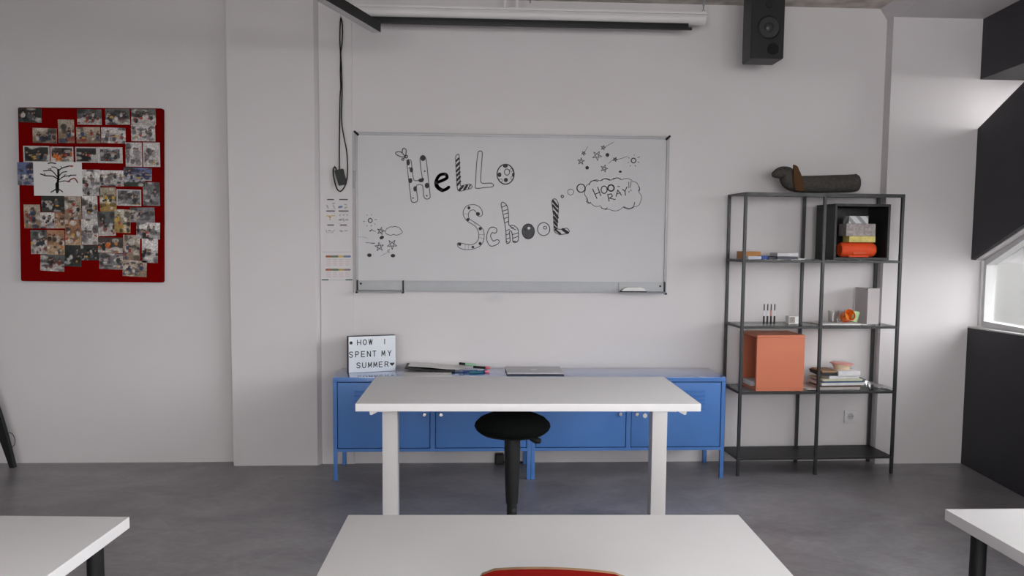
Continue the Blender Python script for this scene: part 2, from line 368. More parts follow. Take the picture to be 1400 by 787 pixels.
Z5 = zoom(535, 195, 7.778); Z6 = zoom(610, 260, 7.778); Z7 = zoom(755, 185, 6.557); Z8 = zoom(480, 285, 10.49)
letter(Z5, [(165, 205), (172, 185), (192, 180), (212, 200), (222, 290), (240, 395), (290, 400), (328, 385), (316, 290), (306, 200), (310, 155), (335, 135), (360, 152), (375, 210), (395, 400), (413, 560), (405, 590), (380, 599), (355, 588), (343, 550), (335, 470), (320, 447), (290, 445), (268, 458), (268, 500), (280, 605), (262, 630), (238, 635), (214, 620), (205, 560), (185, 400)], 1.15, 'letter H with black spots',
       [('d', (180, 212), 2.3, 3.8), ('d', (213, 288), 2.3, 3.6), ('d', (203, 402), 2.7, 3.4), ('d', (337, 163), 3.4, 4.1), ('d', (316, 400), 3.7, 2.7), ('d', (335, 390), 1.6, 2.2), ('d', (380, 455), 3.2, 3.8), ('d', (253, 490), 2.4, 3.7), ('d', (231, 588), 1.1, 1.1), ('d', (356, 303), 1.1, 1.1), ('d', (377, 563), 1.1, 1.1), ('d', (190, 268), 0.9, 0.9)], k=3)
bm = new(); ribbon(bm, smoothline(Z5([(478, 425), (545, 400), (592, 372), (580, 338), (540, 335), (498, 362), (474, 420), (485, 470), (530, 503), (575, 498), (612, 472)]), False, 5), 4.4, B); ribbon(bm, smoothline(Z5([(478, 440), (500, 480), (545, 508)]), False, 5), 5.2, B); ink('letter', bm, M_ink, 'solid black letter e')
letter(Z5, [(684, 170), (690, 135), (706, 125), (722, 140), (727, 300), (733, 440), (745, 458), (825, 440), (858, 458), (846, 486), (790, 500), (740, 514), (710, 505), (700, 460), (690, 300)], 1.1, 'first letter L with black stripes',
       [('s', [(690, 195), (718, 165)], 2.4), ('s', [(692, 250), (724, 212)], 3), ('s', [(694, 305), (726, 265)], 2.8), ('s', [(697, 350), (728, 312)], 2.8), ('s', [(699, 400), (730, 360)], 3), ('s', [(702, 450), (733, 410)], 2.8), ('s', [(722, 505), (762, 462)], 3.2), ('s', [(775, 498), (805, 455)], 3.2), ('s', [(820, 485), (840, 450)], 1.6)])
letter(Z5, [(918, 130), (928, 95), (948, 88), (967, 105), (962, 200), (950, 390), (960, 425), (985, 432), (1060, 430), (1087, 450), (1070, 470), (1000, 476), (902, 484), (896, 440), (905, 250)], 1.15, 'second letter L in thin outline', k=3)
letter(Z5, oval((1215, 335), 90, 105), 1.5, 'letter o with speckled spots', [('d', (1212, 247), 3.4, 2.5), ('d', (1150, 340), 2.7, 3.2), ('d', (1218, 396), 2.8, 2.9), ('d', (1295, 340), 1.6, 2.6), ('o', (1230, 312), 3.6, 4.2, 1.0), ('o', (1165, 402), 2.2, 2.3, .6), ('o', (1285, 375), 2.0, 2.3, .6), ('o', (1275, 292), 2.0, 2.0, .6)])
letter(Z6, [(345, 277), (380, 268), (386, 235), (365, 188), (325, 160), (285, 152), (225, 163), (188, 205), (180, 250), (200, 300), (235, 335), (300, 375), (332, 415), (347, 470), (340, 525), (310, 562), (250, 580), (165, 562), (128, 558), (118, 578), (132, 605), (170, 624), (225, 632), (300, 620), (360, 592), (396, 540), (404, 470), (388, 410), (340, 365), (285, 330), (245, 300), (236, 262), (250, 222), (290, 208), (322, 235)], 1.0, 'letter S dotted with black spots',
       [('d', (242, 187), 2, 2.1), ('d', (338, 252), 2.8, 2.6), ('d', (230, 312), 2.2, 2.2), ('d', (362, 408), 2.3, 2.2), ('d', (360, 565), 2, 2.2), ('d', (284, 603), 2.0, 1.7), ('d', (143, 573), 2.4, 2.3), ('s', [(187, 250), (232, 252)], .4), ('s', [(300, 345), (318, 370)], .4), ('s', [(350, 470), (402, 470)], .4), ('s', [(348, 500), (400, 515)], .4), ('s', [(205, 575), (200, 625)], .4), ('s', [(235, 580), (235, 630)], .4)], k=3)
letter(Z6, [(540, 430), (528, 402), (490, 391), (455, 412), (432, 480), (437, 545), (465, 588), (500, 592), (550, 570), (564, 540), (540, 524), (505, 540), (482, 515), (472, 480), (490, 450), (522, 456)], 1.15, 'small letter c in thin outline', k=3)
letter(Z6, [(584, 150), (600, 128), (635, 148), (656, 195), (664, 280), (668, 372), (710, 372), (752, 398), (768, 440), (766, 530), (740, 553), (710, 546), (706, 490), (695, 440), (680, 430), (672, 450), (680, 535), (660, 564), (640, 552), (635, 440), (622, 350), (600, 230)], 1.2, 'small letter h with thin stripes',
       [('s', a, 1.0) for a in ([(592, 180), (640, 160)], [(604, 220), (655, 205)], [(612, 255), (660, 240)], [(618, 300), (662, 285)], [(624, 345), (664, 330)], [(640, 430), (672, 415)], [(638, 475), (672, 460)], [(640, 520), (676, 505)], [(706, 470), (765, 455)], [(708, 510), (766, 490)], [(690, 400), (740, 420)], [(680, 385), (720, 400)], [(636, 540), (660, 552)], [(715, 540), (745, 545)])], k=3)
bm = new(); disc(bm, Z6([(873, 437)])[0], 9.0, 10.8, B, 24); ink('letter', bm, M_inkfill, 'scribbled dark letter o')
bm = new(); ribbon(bm, Z6(oval((873, 437), 66, 80)), 1.0, B2, True); disc(bm, Z6([(840, 415)])[0], 1.5, 1.5, B2); ink('letter_outline', bm, M_ink)
bm = new(); disc(bm, Z6([(880, 402)])[0], 2.0, 1.9, pl(BY-0.001), 14); ink('letter_hole', bm, M_board)  # small hole in the filled letter, in the board's colour
letter(Z6, oval((1037, 413), 65, 69), 1.1, 'letter o in thin outline', [('o', (1052, 397), 2.3, 2.0, .9)])
letter(Z6, [(1124, 125), (1145, 92), (1172, 102), (1194, 155), (1190, 250), (1180, 395), (1205, 414), (1245, 412), (1280, 402), (1307, 425), (1300, 455), (1255, 465), (1205, 470), (1152, 440), (1146, 390), (1140, 250)], 1.2, 'last letter L with bold slanted stripes',
       [('s', a, w) for a, w in (([(1135, 112), (1185, 175)], 3.2), ([(1133, 160), (1188, 225)], 3.0), ([(1142, 225), (1186, 290)], 3.4), ([(1146, 285), (1182, 335)], 3.4), ([(1148, 335), (1178, 375)], 3.0), ([(1150, 385), (1172, 410)], 2.5), ([(1160, 420), (1215, 462)], 2.6), ([(1240, 415), (1290, 450)], 4.0))], k=3)
bm = new(); ribbon(bm, smoothline(Z5([(150, 150), (110, 150), (60, 130), (45, 110), (70, 95), (110, 105), (150, 150)]), False), 1.2, B); ribbon(bm, smoothline(Z5([(150, 150), (118, 110), (120, 70), (142, 60), (158, 85), (150, 150)]), False), 1.3, B)
ribbon(bm, Z5(oval((158, 148), 16, 14, 10)), 1.4, B, True); ribbon(bm, Z5(oval((122, 178), 12, 10, 10)), 1.2, B, True); ribbon(bm, Z5([(130, 170), (150, 155)]), 1.2, B); ink('butterfly_drawing', bm, M_inkgrey)
# thought bubbles and cloud
for c, r, wd in [((90, 547), 1.7, 1.2), ((165, 507), 4.1, .7), ((258, 473), 5.6, 1.5)]:
    bm = new(); ribbon(bm, Z7(oval(c, r*6.557, r*6.557)), wd, B, True); ink('thought_bubble', bm, M_inkgrey)
def arcs(P, bulge=0.28):
    out = []
    cx = sum(p[0] for p in P)/len(P); cy = sum(p[1] for p in P)/len(P)
    for i in range(len(P)):
        a, b = Vector(P[i]), Vector(P[(i+1) % len(P)]); m = (a+b)/2; n = Vector((b.y-a.y, a.x-b.x))
        if n.dot(m-Vector((cx, cy))) < 0: n = -n
        for k in range(6):
            t = k/6; out.append(tuple(a*(1-t)+b*t+n*bulge*4*t*(1-t)))
    return out
bm = new(); ribbon(bm, Z7(arcs([(335, 430), (430, 408), (525, 402), (625, 398), (725, 415), (772, 450), (775, 510), (792, 590), (735, 640), (635, 642), (510, 660), (430, 630), (350, 610), (308, 555), (298, 490)], .2)), .75, B, True)
for a in ([(330, 445), (345, 415), (375, 405), (410, 412)], [(440, 405), (470, 388), (515, 402)], [(545, 395), (580, 380), (615, 395)], [(775, 455), (782, 480), (770, 498)], [(740, 600), (725, 640), (690, 655), (640, 640)], [(440, 650), (470, 660), (495, 648)], [(305, 590), (325, 608), (345, 600)], [(310, 560), (318, 585)]):
    ribbon(bm, smoothline(Z7(a)), 1.1, B)
ink('speech_cloud_drawing', bm, M_inkgrey)
hoo = [([(362, 480), (400, 565)], 1.3), ([(408, 465), (434, 540)], 1.3), ([(382, 528), (428, 508)], 1.3), (oval((465, 487), 27, 33), 1.4), (oval((527, 471), 28, 28), 1.9), ([(585, 457), (606, 458)], .9),
       ([(497, 530), (510, 590)], 1.3), ([(497, 530), (530, 524), (540, 545), (510, 563)], 1.3), ([(512, 562), (565, 575)], 1.3), ([(572, 548), (588, 490), (620, 536)], 1.3), ([(576, 525), (612, 514)], 1.2), ([(630, 483), (652, 500)], 1.3), ([(670, 462), (652, 500), (657, 537)], 1.3), ([(686, 418), (688, 472)], .9), ([(708, 412), (700, 468)], .9), ([(688, 503), (688, 508)], 1.4), ([(706, 490), (706, 494)], 1.4)]
for P, wd in hoo:
    bm = new(); ribbon(bm, Z7(P), wd, B, len(P) > 10); ink('letter_stroke', bm, M_inkgrey)
def star(c, r, Z, wd, s, rot=0.0):
    bm = new(); P = [(c[0]+r*math.sin(rot+4*math.pi*k/5), c[1]-r*math.cos(rot+4*math.pi*k/5)) for k in range(5)]
    ribbon(bm, Z(P), wd, B, True); ink('star_drawing', bm, M_inkgrey)
for c, r, rot in [((258, 232), 32, .1), ((402, 182), 44, .5), ((465, 297), 34, .3), ((282, 160), 20, .6), ((457, 110), 22, .2), ((565, 215), 22, .4)]: star(c, r, Z7, .85, 6.557, rot)
for P in ([(290, 150), (318, 100)], [(470, 105), (550, 60)], [(505, 252), (550, 215), (600, 212), (675, 188)]):
    bm = new(); ribbon(bm, smoothline(Z7(P)), .6, B); ink('star_trail_drawing', bm, M_inkgrey)
def sun(c, r, rays, Z, wd):
    bm = new(); ribbon(bm, Z(oval(c, r, r)), wd, B, True)
    for a, b in rays: ribbon(bm, Z([a, b]), .8, B)
    ink('sun_drawing', bm, M_inkgrey)
sun((729, 225), 21, [((735, 172), (736, 178)), ((765, 200), (785, 192)), ((768, 238), (780, 242)), ((742, 268), (748, 278)), ((702, 268), (698, 276)), ((688, 242), (678, 246)), ((690, 205), (682, 198))], Z7, 1.4)
sun((275, 170), 29, [((226, 88), (230, 98)), ((294, 82), (292, 94)), ((338, 158), (370, 157)), ((338, 216), (345, 228)), ((290, 238), (292, 254)), ((228, 240), (226, 252)), ((175, 186), (196, 185))], Z8, 1.3)
for c, rx, ry, Z, rot in [((495, 175), 2.6, 2.6, Z7, -.5), ((313, 290), 2.5, 2.4, Z7, -.5), ((610, 325), 2.1, 1.5, Z7, 0), ((440, 415), 3.2, 2.3, Z8, -.5), ((262, 668), 3.2, 2.5, Z8, 0), ((600, 675), 3.2, 2.4, Z8, 0)]:
    bm = new(); disc(bm, Z([c])[0], rx, ry, B, 14, rot); ink('dot_drawing', bm, M_ink)
for c, r, rot in [((425, 322), 56, .25), ((405, 548), 66, -.1), ((588, 515), 72, .6)]: star(c, r, Z8, .95, 10.49, rot)
bm = new(); ribbon(bm, Z8(arcs([(490, 335), (540, 275), (600, 265), (660, 265), (710, 300), (735, 340), (700, 365), (610, 368), (530, 372)], .16)), .85, B, True); ink('cloud_drawing', bm, M_inkgrey)
for P, wd in [([(262, 322), (280, 312), (300, 308), (350, 330)], .8), ([(210, 488), (260, 492), (338, 496)], .7), ([(555, 592), (530, 598), (528, 620), (552, 622)], .9), ([(520, 632), (470, 655), (430, 680)], .45), ([(100, 405), (180, 410), (240, 430)], .3), ([(270, 325), (295, 300)], 1.2), ([(290, 495), (338, 496)], 1.2)]:
    bm = new(); ribbon(bm, smoothline(Z8(P)), wd, B); ink('star_trail_drawing', bm, M_inkgrey)

# eraser on the right tray
er = thing('board_eraser', 'white whiteboard eraser with dark felt lying on the right pen tray', 'eraser', (0.955, -0.062, 1.1275))
bm = new(); box(bm, 0.868, 1.036, -0.085, -0.045, 1.1285, 1.136, 0.002); part('felt', bm, M_black, er)
bm = new(); prism(bm, [(0.875, -0.085, 1.136), (0.885, -0.085, 1.150), (0.91, -0.085, 1.160), (0.99, -0.085, 1.160), (1.02, -0.085, 1.152), (1.033, -0.085, 1.136)], (0, 0.04, 0)); part('grip', bm, M_paper, er)
bm = new(); box(bm, -0.836, -0.827, -0.020, -0.0125, 1.772, 1.885, 0.002); single('wall_clip', bm, M_alu, 'slim grey metal strip fixed to the wall at the left side of the whiteboard', 'clip')

# ------------------------------------------------------------------ red photo board
pb = new(); prism(pb, [(-2.89, 0.0, 2.247), (-2.019, 0.0, 2.255), (-2.043, 0.0, 1.170), (-2.911, 0.0, 1.174)], (0, 0.053, 0)); bmesh.ops.bevel(pb, geom=pb.edges[:], offset=0.005, segments=2, affect='EDGES')
single('pinboard', pb, M_red, 'tall red felt pinboard covered with photo prints, on the wall left of the pillar', 'pinboard')
def photo_mat():
    m = bpy.data.materials.new('photo_print'); m.use_nodes = True; nt = m.node_tree; b = nt.nodes['Principled BSDF']
    a = nt.nodes.new('ShaderNodeVertexColor'); a.layer_name = 'print'; b.inputs['Roughness'].default_value = 0.35
    tc = nt.nodes.new('ShaderNodeTexCoord'); nz = nt.nodes.new('ShaderNodeTexNoise'); nz.inputs['Scale'].default_value = 70; nz.inputs['Detail'].default_value = 3
    mr = nt.nodes.new('ShaderNodeMapRange'); mr.inputs['To Min'].default_value = 0.35; mr.inputs['To Max'].default_value = 1.35
    mx = nt.nodes.new('ShaderNodeMix'); mx.data_type = 'RGBA'; mx.blend_type = 'MULTIPLY'; mx.inputs['Factor'].default_value = 1
    nt.links.new(tc.outputs['Object'], nz.inputs['Vector']); nt.links.new(nz.outputs['Fac'], mr.inputs['Value'])
    nt.links.new(a.outputs['Color'], mx.inputs['A']); nt.links.new(mr.outputs[0], mx.inputs['B']); nt.links.new(mx.outputs['Result'], b.inputs['Base Color'])
    return m
M_photo = photo_mat()
PAL = {  # background, lower ground, clothing colours
 'dark': ((45, 50, 48), (60, 62, 58), [(200, 200, 200), (30, 32, 36), (90, 90, 95)]),
 'group': ((90, 92, 92), (190, 182, 178), [(25, 28, 32), (45, 50, 60), (120, 60, 55), (205, 200, 200)]),
 'light': ((190, 185, 185), (205, 198, 196), [(120, 115, 120), (160, 150, 155), (90, 85, 90)]),
 'beige': ((165, 150, 135), (150, 130, 110), [(40, 40, 50), (150, 60, 50), (60, 75, 110), (210, 200, 190)]),
 'warm': ((150, 110, 85), (190, 160, 130), [(60, 40, 35), (200, 120, 70), (210, 205, 200), (70, 60, 60)]),
 'orange': ((70, 60, 58), (205, 195, 185), [(215, 110, 40), (220, 140, 60), (30, 30, 34)]),
 'yellow': ((160, 150, 130), (175, 140, 80), [(215, 175, 60), (230, 225, 215), (40, 40, 42)]),
 'white': ((205, 200, 198), (190, 186, 186), [(25, 25, 28), (50, 50, 55), (130, 120, 125)]),
 'blue': ((95, 105, 140), (150, 150, 160), [(40, 50, 80), (190, 190, 200), (60, 70, 110)]),
 'grey': ((110, 108, 112), (140, 136, 138), [(50, 50, 55), (180, 175, 178), (80, 78, 84)])}
def paint(style, seed, border, W, Hh, tall):
    """soft random snapshot: ground, backdrop, many small figures with heads and clothes, bright and dark patches"""
    rnd = random.Random(seed); bgc, gr, cl = PAL[style]; hor = rnd.uniform(0.3, 0.5); asp = W/Hh
    blobs = []
    for k in range(7): blobs.append((rnd.random(), rnd.uniform(hor, 1), rnd.uniform(.10, .22), rnd.uniform(.06, .16), rnd.choice([(225, 220, 212), tuple(int(c*0.45) for c in bgc), tuple(min(255, int(c*1.25)) for c in bgc), (60, 58, 56)]), .7))
    for k in range(5): blobs.append((rnd.random(), rnd.uniform(0, hor), rnd.uniform(.10, .25), rnd.uniform(.05, .12), rnd.choice([(225, 218, 210), tuple(int(c*0.6) for c in gr), rnd.choice(cl)]), .75))
    for k in range(rnd.randint(6, 8) if not tall else rnd.randint(4, 6)):
        x, y = rnd.uniform(.06, .94), rnd.uniform(.42, .78); r = rnd.uniform(.045, .07)/(asp**0.5); c = rnd.choice(cl)
        blobs.append((x+rnd.uniform(-.02, .02), y-r*asp*2.4, r*1.5, r*asp*2.0, c, 1)); blobs.append((x, y+r*asp*.35, r*.95, r*asp*1.0, rnd.choice([(28, 23, 22), (20, 20, 22), (58, 40, 30)]), 1)); blobs.append((x, y-r*asp*.25, r*.7, r*asp*.8, (196, 156, 136), .9))
    for k in range(3): blobs.append((rnd.random(), rnd.uniform(.05, .5), rnd.uniform(.04, .09), rnd.uniform(.04, .08), rnd.choice(cl+[(190, 60, 50), (215, 165, 70)]), .9))
    def col(u, v):
        t = max(0, min(1, (v-hor)/.08+.5)); c = [gr[i]*(1-t)+bgc[i]*(0.85+0.3*v)*t for i in range(3)]
        for x, y, rx, ry, k, al in blobs:
            d = ((u-x)/rx)**2+((v-y)/ry)**2
            if d < 1.3:
                w_ = al*max(0, min(1, (1.3-d)/.5)); c = [c[i]*(1-w_)+k[i]*w_ for i in range(3)]
        n_ = rnd.uniform(.82, 1.15); c = [q*n_ for q in c]
        if border and (u < border or u > 1-border or v < border*1.2 or v > 1-border*1.2): c = [212, 208, 206]
        return [lv for lv in lin([max(0, min(255, q)) for q in c])]+[1]
    return col
NPH = [0]
def photo(zx0, zy0, zx1, zy1, style, label, rot=0.0, border=0.0):
    i = NPH[0]; NPH[0] += 1
    yf = -0.0012-0.0013*(i % 5)
    a = at(10+zx0/2.913, 130+zy1/2.913, 1, yf); b = at(10+zx1/2.913, 130+zy0/2.913, 1, yf)
    W, Hh = b.x-a.x, b.z-a.z; nx, nz = (32, 22) if W > Hh else (22, 32)
    col = paint(style, 100+i, border, W, Hh, Hh > W)
    vs, fs, cs = [], [], []
    for j in range(nz+1):
        for k in range(nx+1):
            vs.append((W*(k/nx-0.5), 0, Hh*(j/nz-0.5))); cs.append(col(k/nx, j/nz))
    g = lambda j, k: j*(nx+1)+k
    for j in range(nz):
        for k in range(nx): fs.append((g(j, k), g(j, k+1), g(j+1, k+1), g(j+1, k)))
    n0 = len(vs); cr = [g(0, 0), g(0, nx), g(nz, nx), g(nz, 0)]
    for c in cr: vs.append((vs[c][0], 0.0009, vs[c][2])); cs.append([0.7, 0.7, 0.7, 1])
    fs.append((n0+3, n0+2, n0+1, n0))
    for s in range(4): fs.append((cr[s], n0+s, n0+(s+1) % 4, cr[(s+1) % 4]))
    me = bpy.data.meshes.new('photo_print'); me.from_pydata(vs, [], fs); me.materials.append(M_photo)
    at_ = me.color_attributes.new('print', 'FLOAT_COLOR', 'POINT')
    for k, c in enumerate(cs): at_.data[k].color = c
    o = bpy.data.objects.new('photo_print', me); C.objects.link(o); o.location = ((a.x+b.x)/2, yf, (a.z+b.z)/2); o.rotation_euler = (0, R(rot), 0)
    return setp(o, label, 'photo', 'photo prints on the red pinboard')
PH = [
 (45, 52, 135, 108, 'dark', 'dark photo print with two white shirts in the top left corner of the red board', 1),
 (279, 57, 374, 117, 'group', 'group photo print in the top row of the red board, left of its three neighbours', 0),
 (391, 55, 487, 117, 'group', 'group photo print in the top row of the red board, middle of three', -1),
 (494, 55, 590, 118, 'group', 'group photo print at the top right corner of the red board', 0),
 (494, 120, 588, 183, 'light', 'pale photo print directly under the top right corner print', 0),
 (102, 132, 196, 190, 'beige', 'beige landscape photo print in the second row, leftmost of that row', 1),
 (204, 98, 265, 190, 'beige', 'upright photo print of people between the beige print and the top row', 0),
 (276, 128, 369, 191, 'beige', 'beige photo print in the second row, right of the upright print', -1),
 (375, 130, 470, 191, 'light', 'light photo print in the second row, left of the pale top right pair', 1),
 (472, 189, 535, 284, 'light', 'upright washed-out photo print in the third row, left of the white-edged one', 0),
 (542, 189, 607, 285, 'light', 'upright pale photo print with white edge at the right end of the third row', 0, .06),
 (65, 203, 167, 267, 'dark', 'dark landscape photo print with white right edge, left end of third row', 0, .05),
 (173, 206, 262, 267, 'orange', 'half black half orange photo print in the third row above the tree drawing', 0, .04),
 (272, 207, 357, 268, 'dark', 'dark photo print of a group in the middle of the third row', 0, .05),
 (360, 208, 458, 270, 'grey', 'grey photo print with wide white border in the third row', 0, .1),
 (42, 268, 106, 358, 'blue', 'dark blue upright photo print at the left edge beside the tree drawing', 1),
 (296, 297, 367, 400, 'white', 'white upright photo print of a standing group right of the tree drawing', 0),
 (369, 300, 462, 362, 'white', 'white landscape photo print of people, second to the right of the tree drawing', 0),
 (466, 300, 547, 363, 'dark', 'dark photo print showing from under the blue one at the right of the board', 0),
 (464, 289, 575, 338, 'blue', 'blue and white slanted photo print at the right of the board', 2),
 (541, 347, 606, 440, 'grey', 'upright photo print, white above and dark below, at the right edge', 0),
 (369, 368, 432, 462, 'yellow', 'upright yellowish photo print below the white landscape print', -1),
 (436, 376, 532, 440, 'grey', 'grey photo print with white edge left of the right edge upright', 1, .04),
 (137, 402, 229, 464, 'dark', 'dark photo print with a yellow patch just below the tree drawing', 0),
 (230, 402, 293, 495, 'beige', 'upright photo print with light blue shirt below the right half of the tree drawing', 0),
 (299, 402, 358, 492, 'white', 'upright black and white photo print in the middle, below the standing group', 0),
 (68, 436, 130, 530, 'beige', 'upright beige photo print at the left, below the tree drawing corner', 0),
 (133, 467, 187, 530, 'white', 'white photo print of one person in black, left half of board', 0),
 (190, 467, 228, 530, 'warm', 'narrow warm dark photo print beside the person in black', 0),
 (490, 448, 586, 505, 'grey', 'dark grey landscape photo print at the right, above the white action print', -1),
 (297, 493, 360, 595, 'light', 'upright photo print of a pale figure in the middle of the lower half', 0),
 (362, 463, 428, 560, 'group', 'upright group photo print right of the pale figure print', -2),
 (428, 455, 489, 548, 'yellow', 'upright yellowish photo print overlapping the group print at its right', 2),
 (232, 497, 293, 597, 'warm', 'upright warm photo print left of the pale figure print', 1),
 (515, 507, 607, 572, 'white', 'white landscape photo print with black figures at the right edge', 2),
 (95, 537, 158, 632, 'group', 'upright photo print at the lower left of the board', 0),
 (160, 537, 226, 635, 'warm', 'upright photo print of a group, second from left in the lower rows', 1),
 (362, 567, 458, 627, 'orange', 'photo print with orange shirts and white table in the lower half', 1),
 (463, 557, 527, 655, 'beige', 'upright beige photo print with orange spot, right of the orange shirts', 1),
 (537, 572, 598, 667, 'white', 'upright white photo print with dark figures at the lower right', 2),
 (228, 595, 293, 682, 'dark', 'dark upright photo print in the lower rows, left of the small dark one', 3),
 (294, 597, 366, 657, 'dark', 'small dark photo print at the bottom of the middle column', 0),
 (367, 630, 459, 693, 'grey', 'dark and white photo print under the orange shirts print', 2),
 (133, 635, 226, 700, 'group', 'lowest photo print on the left half of the board, slightly tilted', 3),
 (460, 658, 554, 722, 'beige', 'lowest photo print on the right half of the board, slightly tilted', 3)]
for p in PH: photo(*p[:6], rot=p[6], border=p[7] if len(p) > 7 else 0)
# white sheet with the drawn tree
yt_ = -0.0085; a = at(10+107/2.913, 130+400/2.913, 1, yt_); b = at(10+296/2.913, 130+267/2.913, 1, yt_)
tp = thing('tree_drawing', 'white sheet with a drawn black tree and red bird on the red board', 'drawing', ((a.x+b.x)/2, yt_, a.z))
bm = new(); box(bm, a.x, b.x, yt_, yt_+0.0009, a.z, b.z); part('sheet', bm, M_paper, tp)
ZT = zoom(15, 140, 6.3); T = pl(yt_-0.0004)
bm = new()
for P, wd in [([(398, 775), (402, 700), (408, 640), (408, 580)], 3.2), ([(345, 772), (375, 755), (398, 740), (430, 758), (445, 770)], 1.5), ([(400, 760), (398, 700)], 5), ([(404, 660), (360, 635), (300, 630), (255, 615)], 1.6), ([(404, 645), (370, 605), (340, 585), (280, 590)], 1.5), ([(408, 590), (440, 565), (510, 545)], 1.6), ([(408, 585), (385, 560), (350, 555)], 1.2), ([(410, 640), (440, 605), (480, 595)], 1.4), ([(412, 670), (450, 640), (520, 628), (560, 625)], 1.3), ([(412, 685), (460, 675), (510, 682)], 1.2), ([(320, 525), (345, 520), (385, 525)], 1.6), ([(300, 630), (285, 610)], 1), ([(340, 585), (345, 570), (320, 575)], 1), ([(450, 640), (470, 620)], 1), ([(440, 565), (430, 550)], .9), ([(370, 635), (385, 650)], 1), ([(500, 640), (515, 622)], 1)]:
    ribbon(bm, smoothline(ZT(P)), wd, T)
part('tree', bm, M_ink, tp, smooth=False)
bm = new()
for P, wd in [([(490, 685), (520, 660), (550, 655), (575, 690)], 1.8), ([(508, 548), (530, 548)], 2.4)]: ribbon(bm, smoothline(ZT(P)), wd, pl(yt_-0.0008))
part('red_bird', bm, flat('red_print', (205, 110, 100)), tp, smooth=False)

# ------------------------------------------------------------------ posters on the casing strip
M_hd = flat('print_dark', (70, 62, 72)); M_p1 = flat('print_orange', (190, 115, 90)); M_p2 = flat('print_green', (120, 140, 115)); M_p3 = flat('print_yellow', (215, 185, 110)); M_p4 = flat('print_blue', (120, 140, 180)); M_pg = flat('print_grey', (165, 160, 165)); M_pp = flat('print_pink', (205, 175, 180))
yp = -0.0135
def sheet(name, label, x0, y0, x1, y1):
    a = at(x0, y1, 1, yp); b = at(x1, y0, 1, yp); t = thing(name, label, 'poster', ((a.x+b.x)/2, yp, a.z), 0, 'posters left of the whiteboard')
    q = new(); box(q, a.x, b.x, yp, yp+0.0012, a.z, b.z); part('sheet', q, mat('poster_paper', (0.64, 0.615, 0.63), 0.8, noise=0.02), t); return t
ZP = zoom(430, 255, 5.83); PP = pl(yp-0.0004)
t1 = sheet('poster', 'white poster with small pictures and black headings beside the whiteboard, the upper one', 442.5, 266, 482, 341)
for P in ([(103, 103), (152, 103)], [(200, 103), (262, 103)], [(97, 194), (160, 194)], [(195, 194), (268, 194)], [(105, 306), (152, 306)], [(206, 306), (255, 306)]):
    bm = new(); ribbon(bm, ZP(P), 1.5, PP); part('heading', bm, M_hd, t1, smooth=False)
bm = new()
for P, wd in [([(98, 150), (108, 170)], 2), ([(145, 135), (160, 132)], 1.6), ([(150, 150), (162, 175)], 1.5), ([(240, 140), (255, 145)], 1.5), ([(240, 170), (258, 165)], 1.8), ([(200, 228), (206, 228)], 1.6), ([(228, 226), (236, 226)], 1.6), ([(256, 226), (264, 226)], 1.6), ([(198, 265), (216, 262)], 2), ([(228, 258), (236, 272)], 2), ([(250, 264), (266, 264)], 2), ([(92, 345), (96, 362)], 1), ([(108, 350), (130, 350)], 1.6), ([(140, 362), (160, 345)], .9), ([(205, 352), (222, 356)], 2.2), ([(240, 352), (262, 350)], 1.6), ([(94, 366), (150, 366)], .6)]:
    ribbon(bm, ZP(P), wd, PP)
part('picture', bm, M_pg, t1, smooth=False)
bm = new()
for P, wd in [([(95, 233), (112, 233)], 1.4), ([(118, 238), (128, 245)], 2.4), ([(135, 232), (160, 232)], 1.4), ([(122, 262), (128, 262)], 1.4)]: ribbon(bm, ZP(P), wd, PP)
part('picture', bm, M_p3, t1, label='yellow picture', smooth=False)
bm = new(); ribbon(bm, ZP([(195, 164), (216, 160)]), 3, PP); part('picture', bm, M_p4, t1, label='blue picture', smooth=False)
t2 = sheet('poster', 'white poster with rows of orange, green, yellow and blue headings, the lower one', 441, 343, 481.5, 384)
for xs, m in [((95, 132), M_p1), ((143, 185), M_p2), ((195, 230), M_p3)]:
    for y in (556, 662):
        bm = new(); ribbon(bm, ZP([(xs[0], y), (xs[1], y)]), 3.0, PP); part('heading', bm, m, t2, smooth=False)
bm = new(); ribbon(bm, ZP([(240, 556), (282, 556)]), 3, PP); part('heading', bm, M_p4, t2, smooth=False)
bm = new(); ribbon(bm, ZP([(240, 662), (282, 662)]), 2.6, PP); part('heading', bm, flat('print_mauve', (140, 120, 130)), t2, smooth=False)
bm = new()
for x in (112, 162, 212, 262):
    for y in (582, 596, 610, 624, 688, 702, 716): ribbon(bm, ZP([(x-14, y), (x+14, y)]), .8, PP)
part('text_lines', bm, M_pp, t2, smooth=False)
bm = new()
for P in ([(60, 742), (108, 742)], [(250, 742), (300, 742)]): ribbon(bm, ZP(P), 1.6, PP)
part('footer_bar', bm, flat('print_dark_green', (60, 95, 85)), t2, smooth=False)
bm = new(); ribbon(bm, ZP([(60, 520), (300, 520)]), .4, PP); ribbon(bm, ZP([(110, 744), (250, 744)]), .4, PP); part('rule', bm, M_pg, t2, smooth=False)

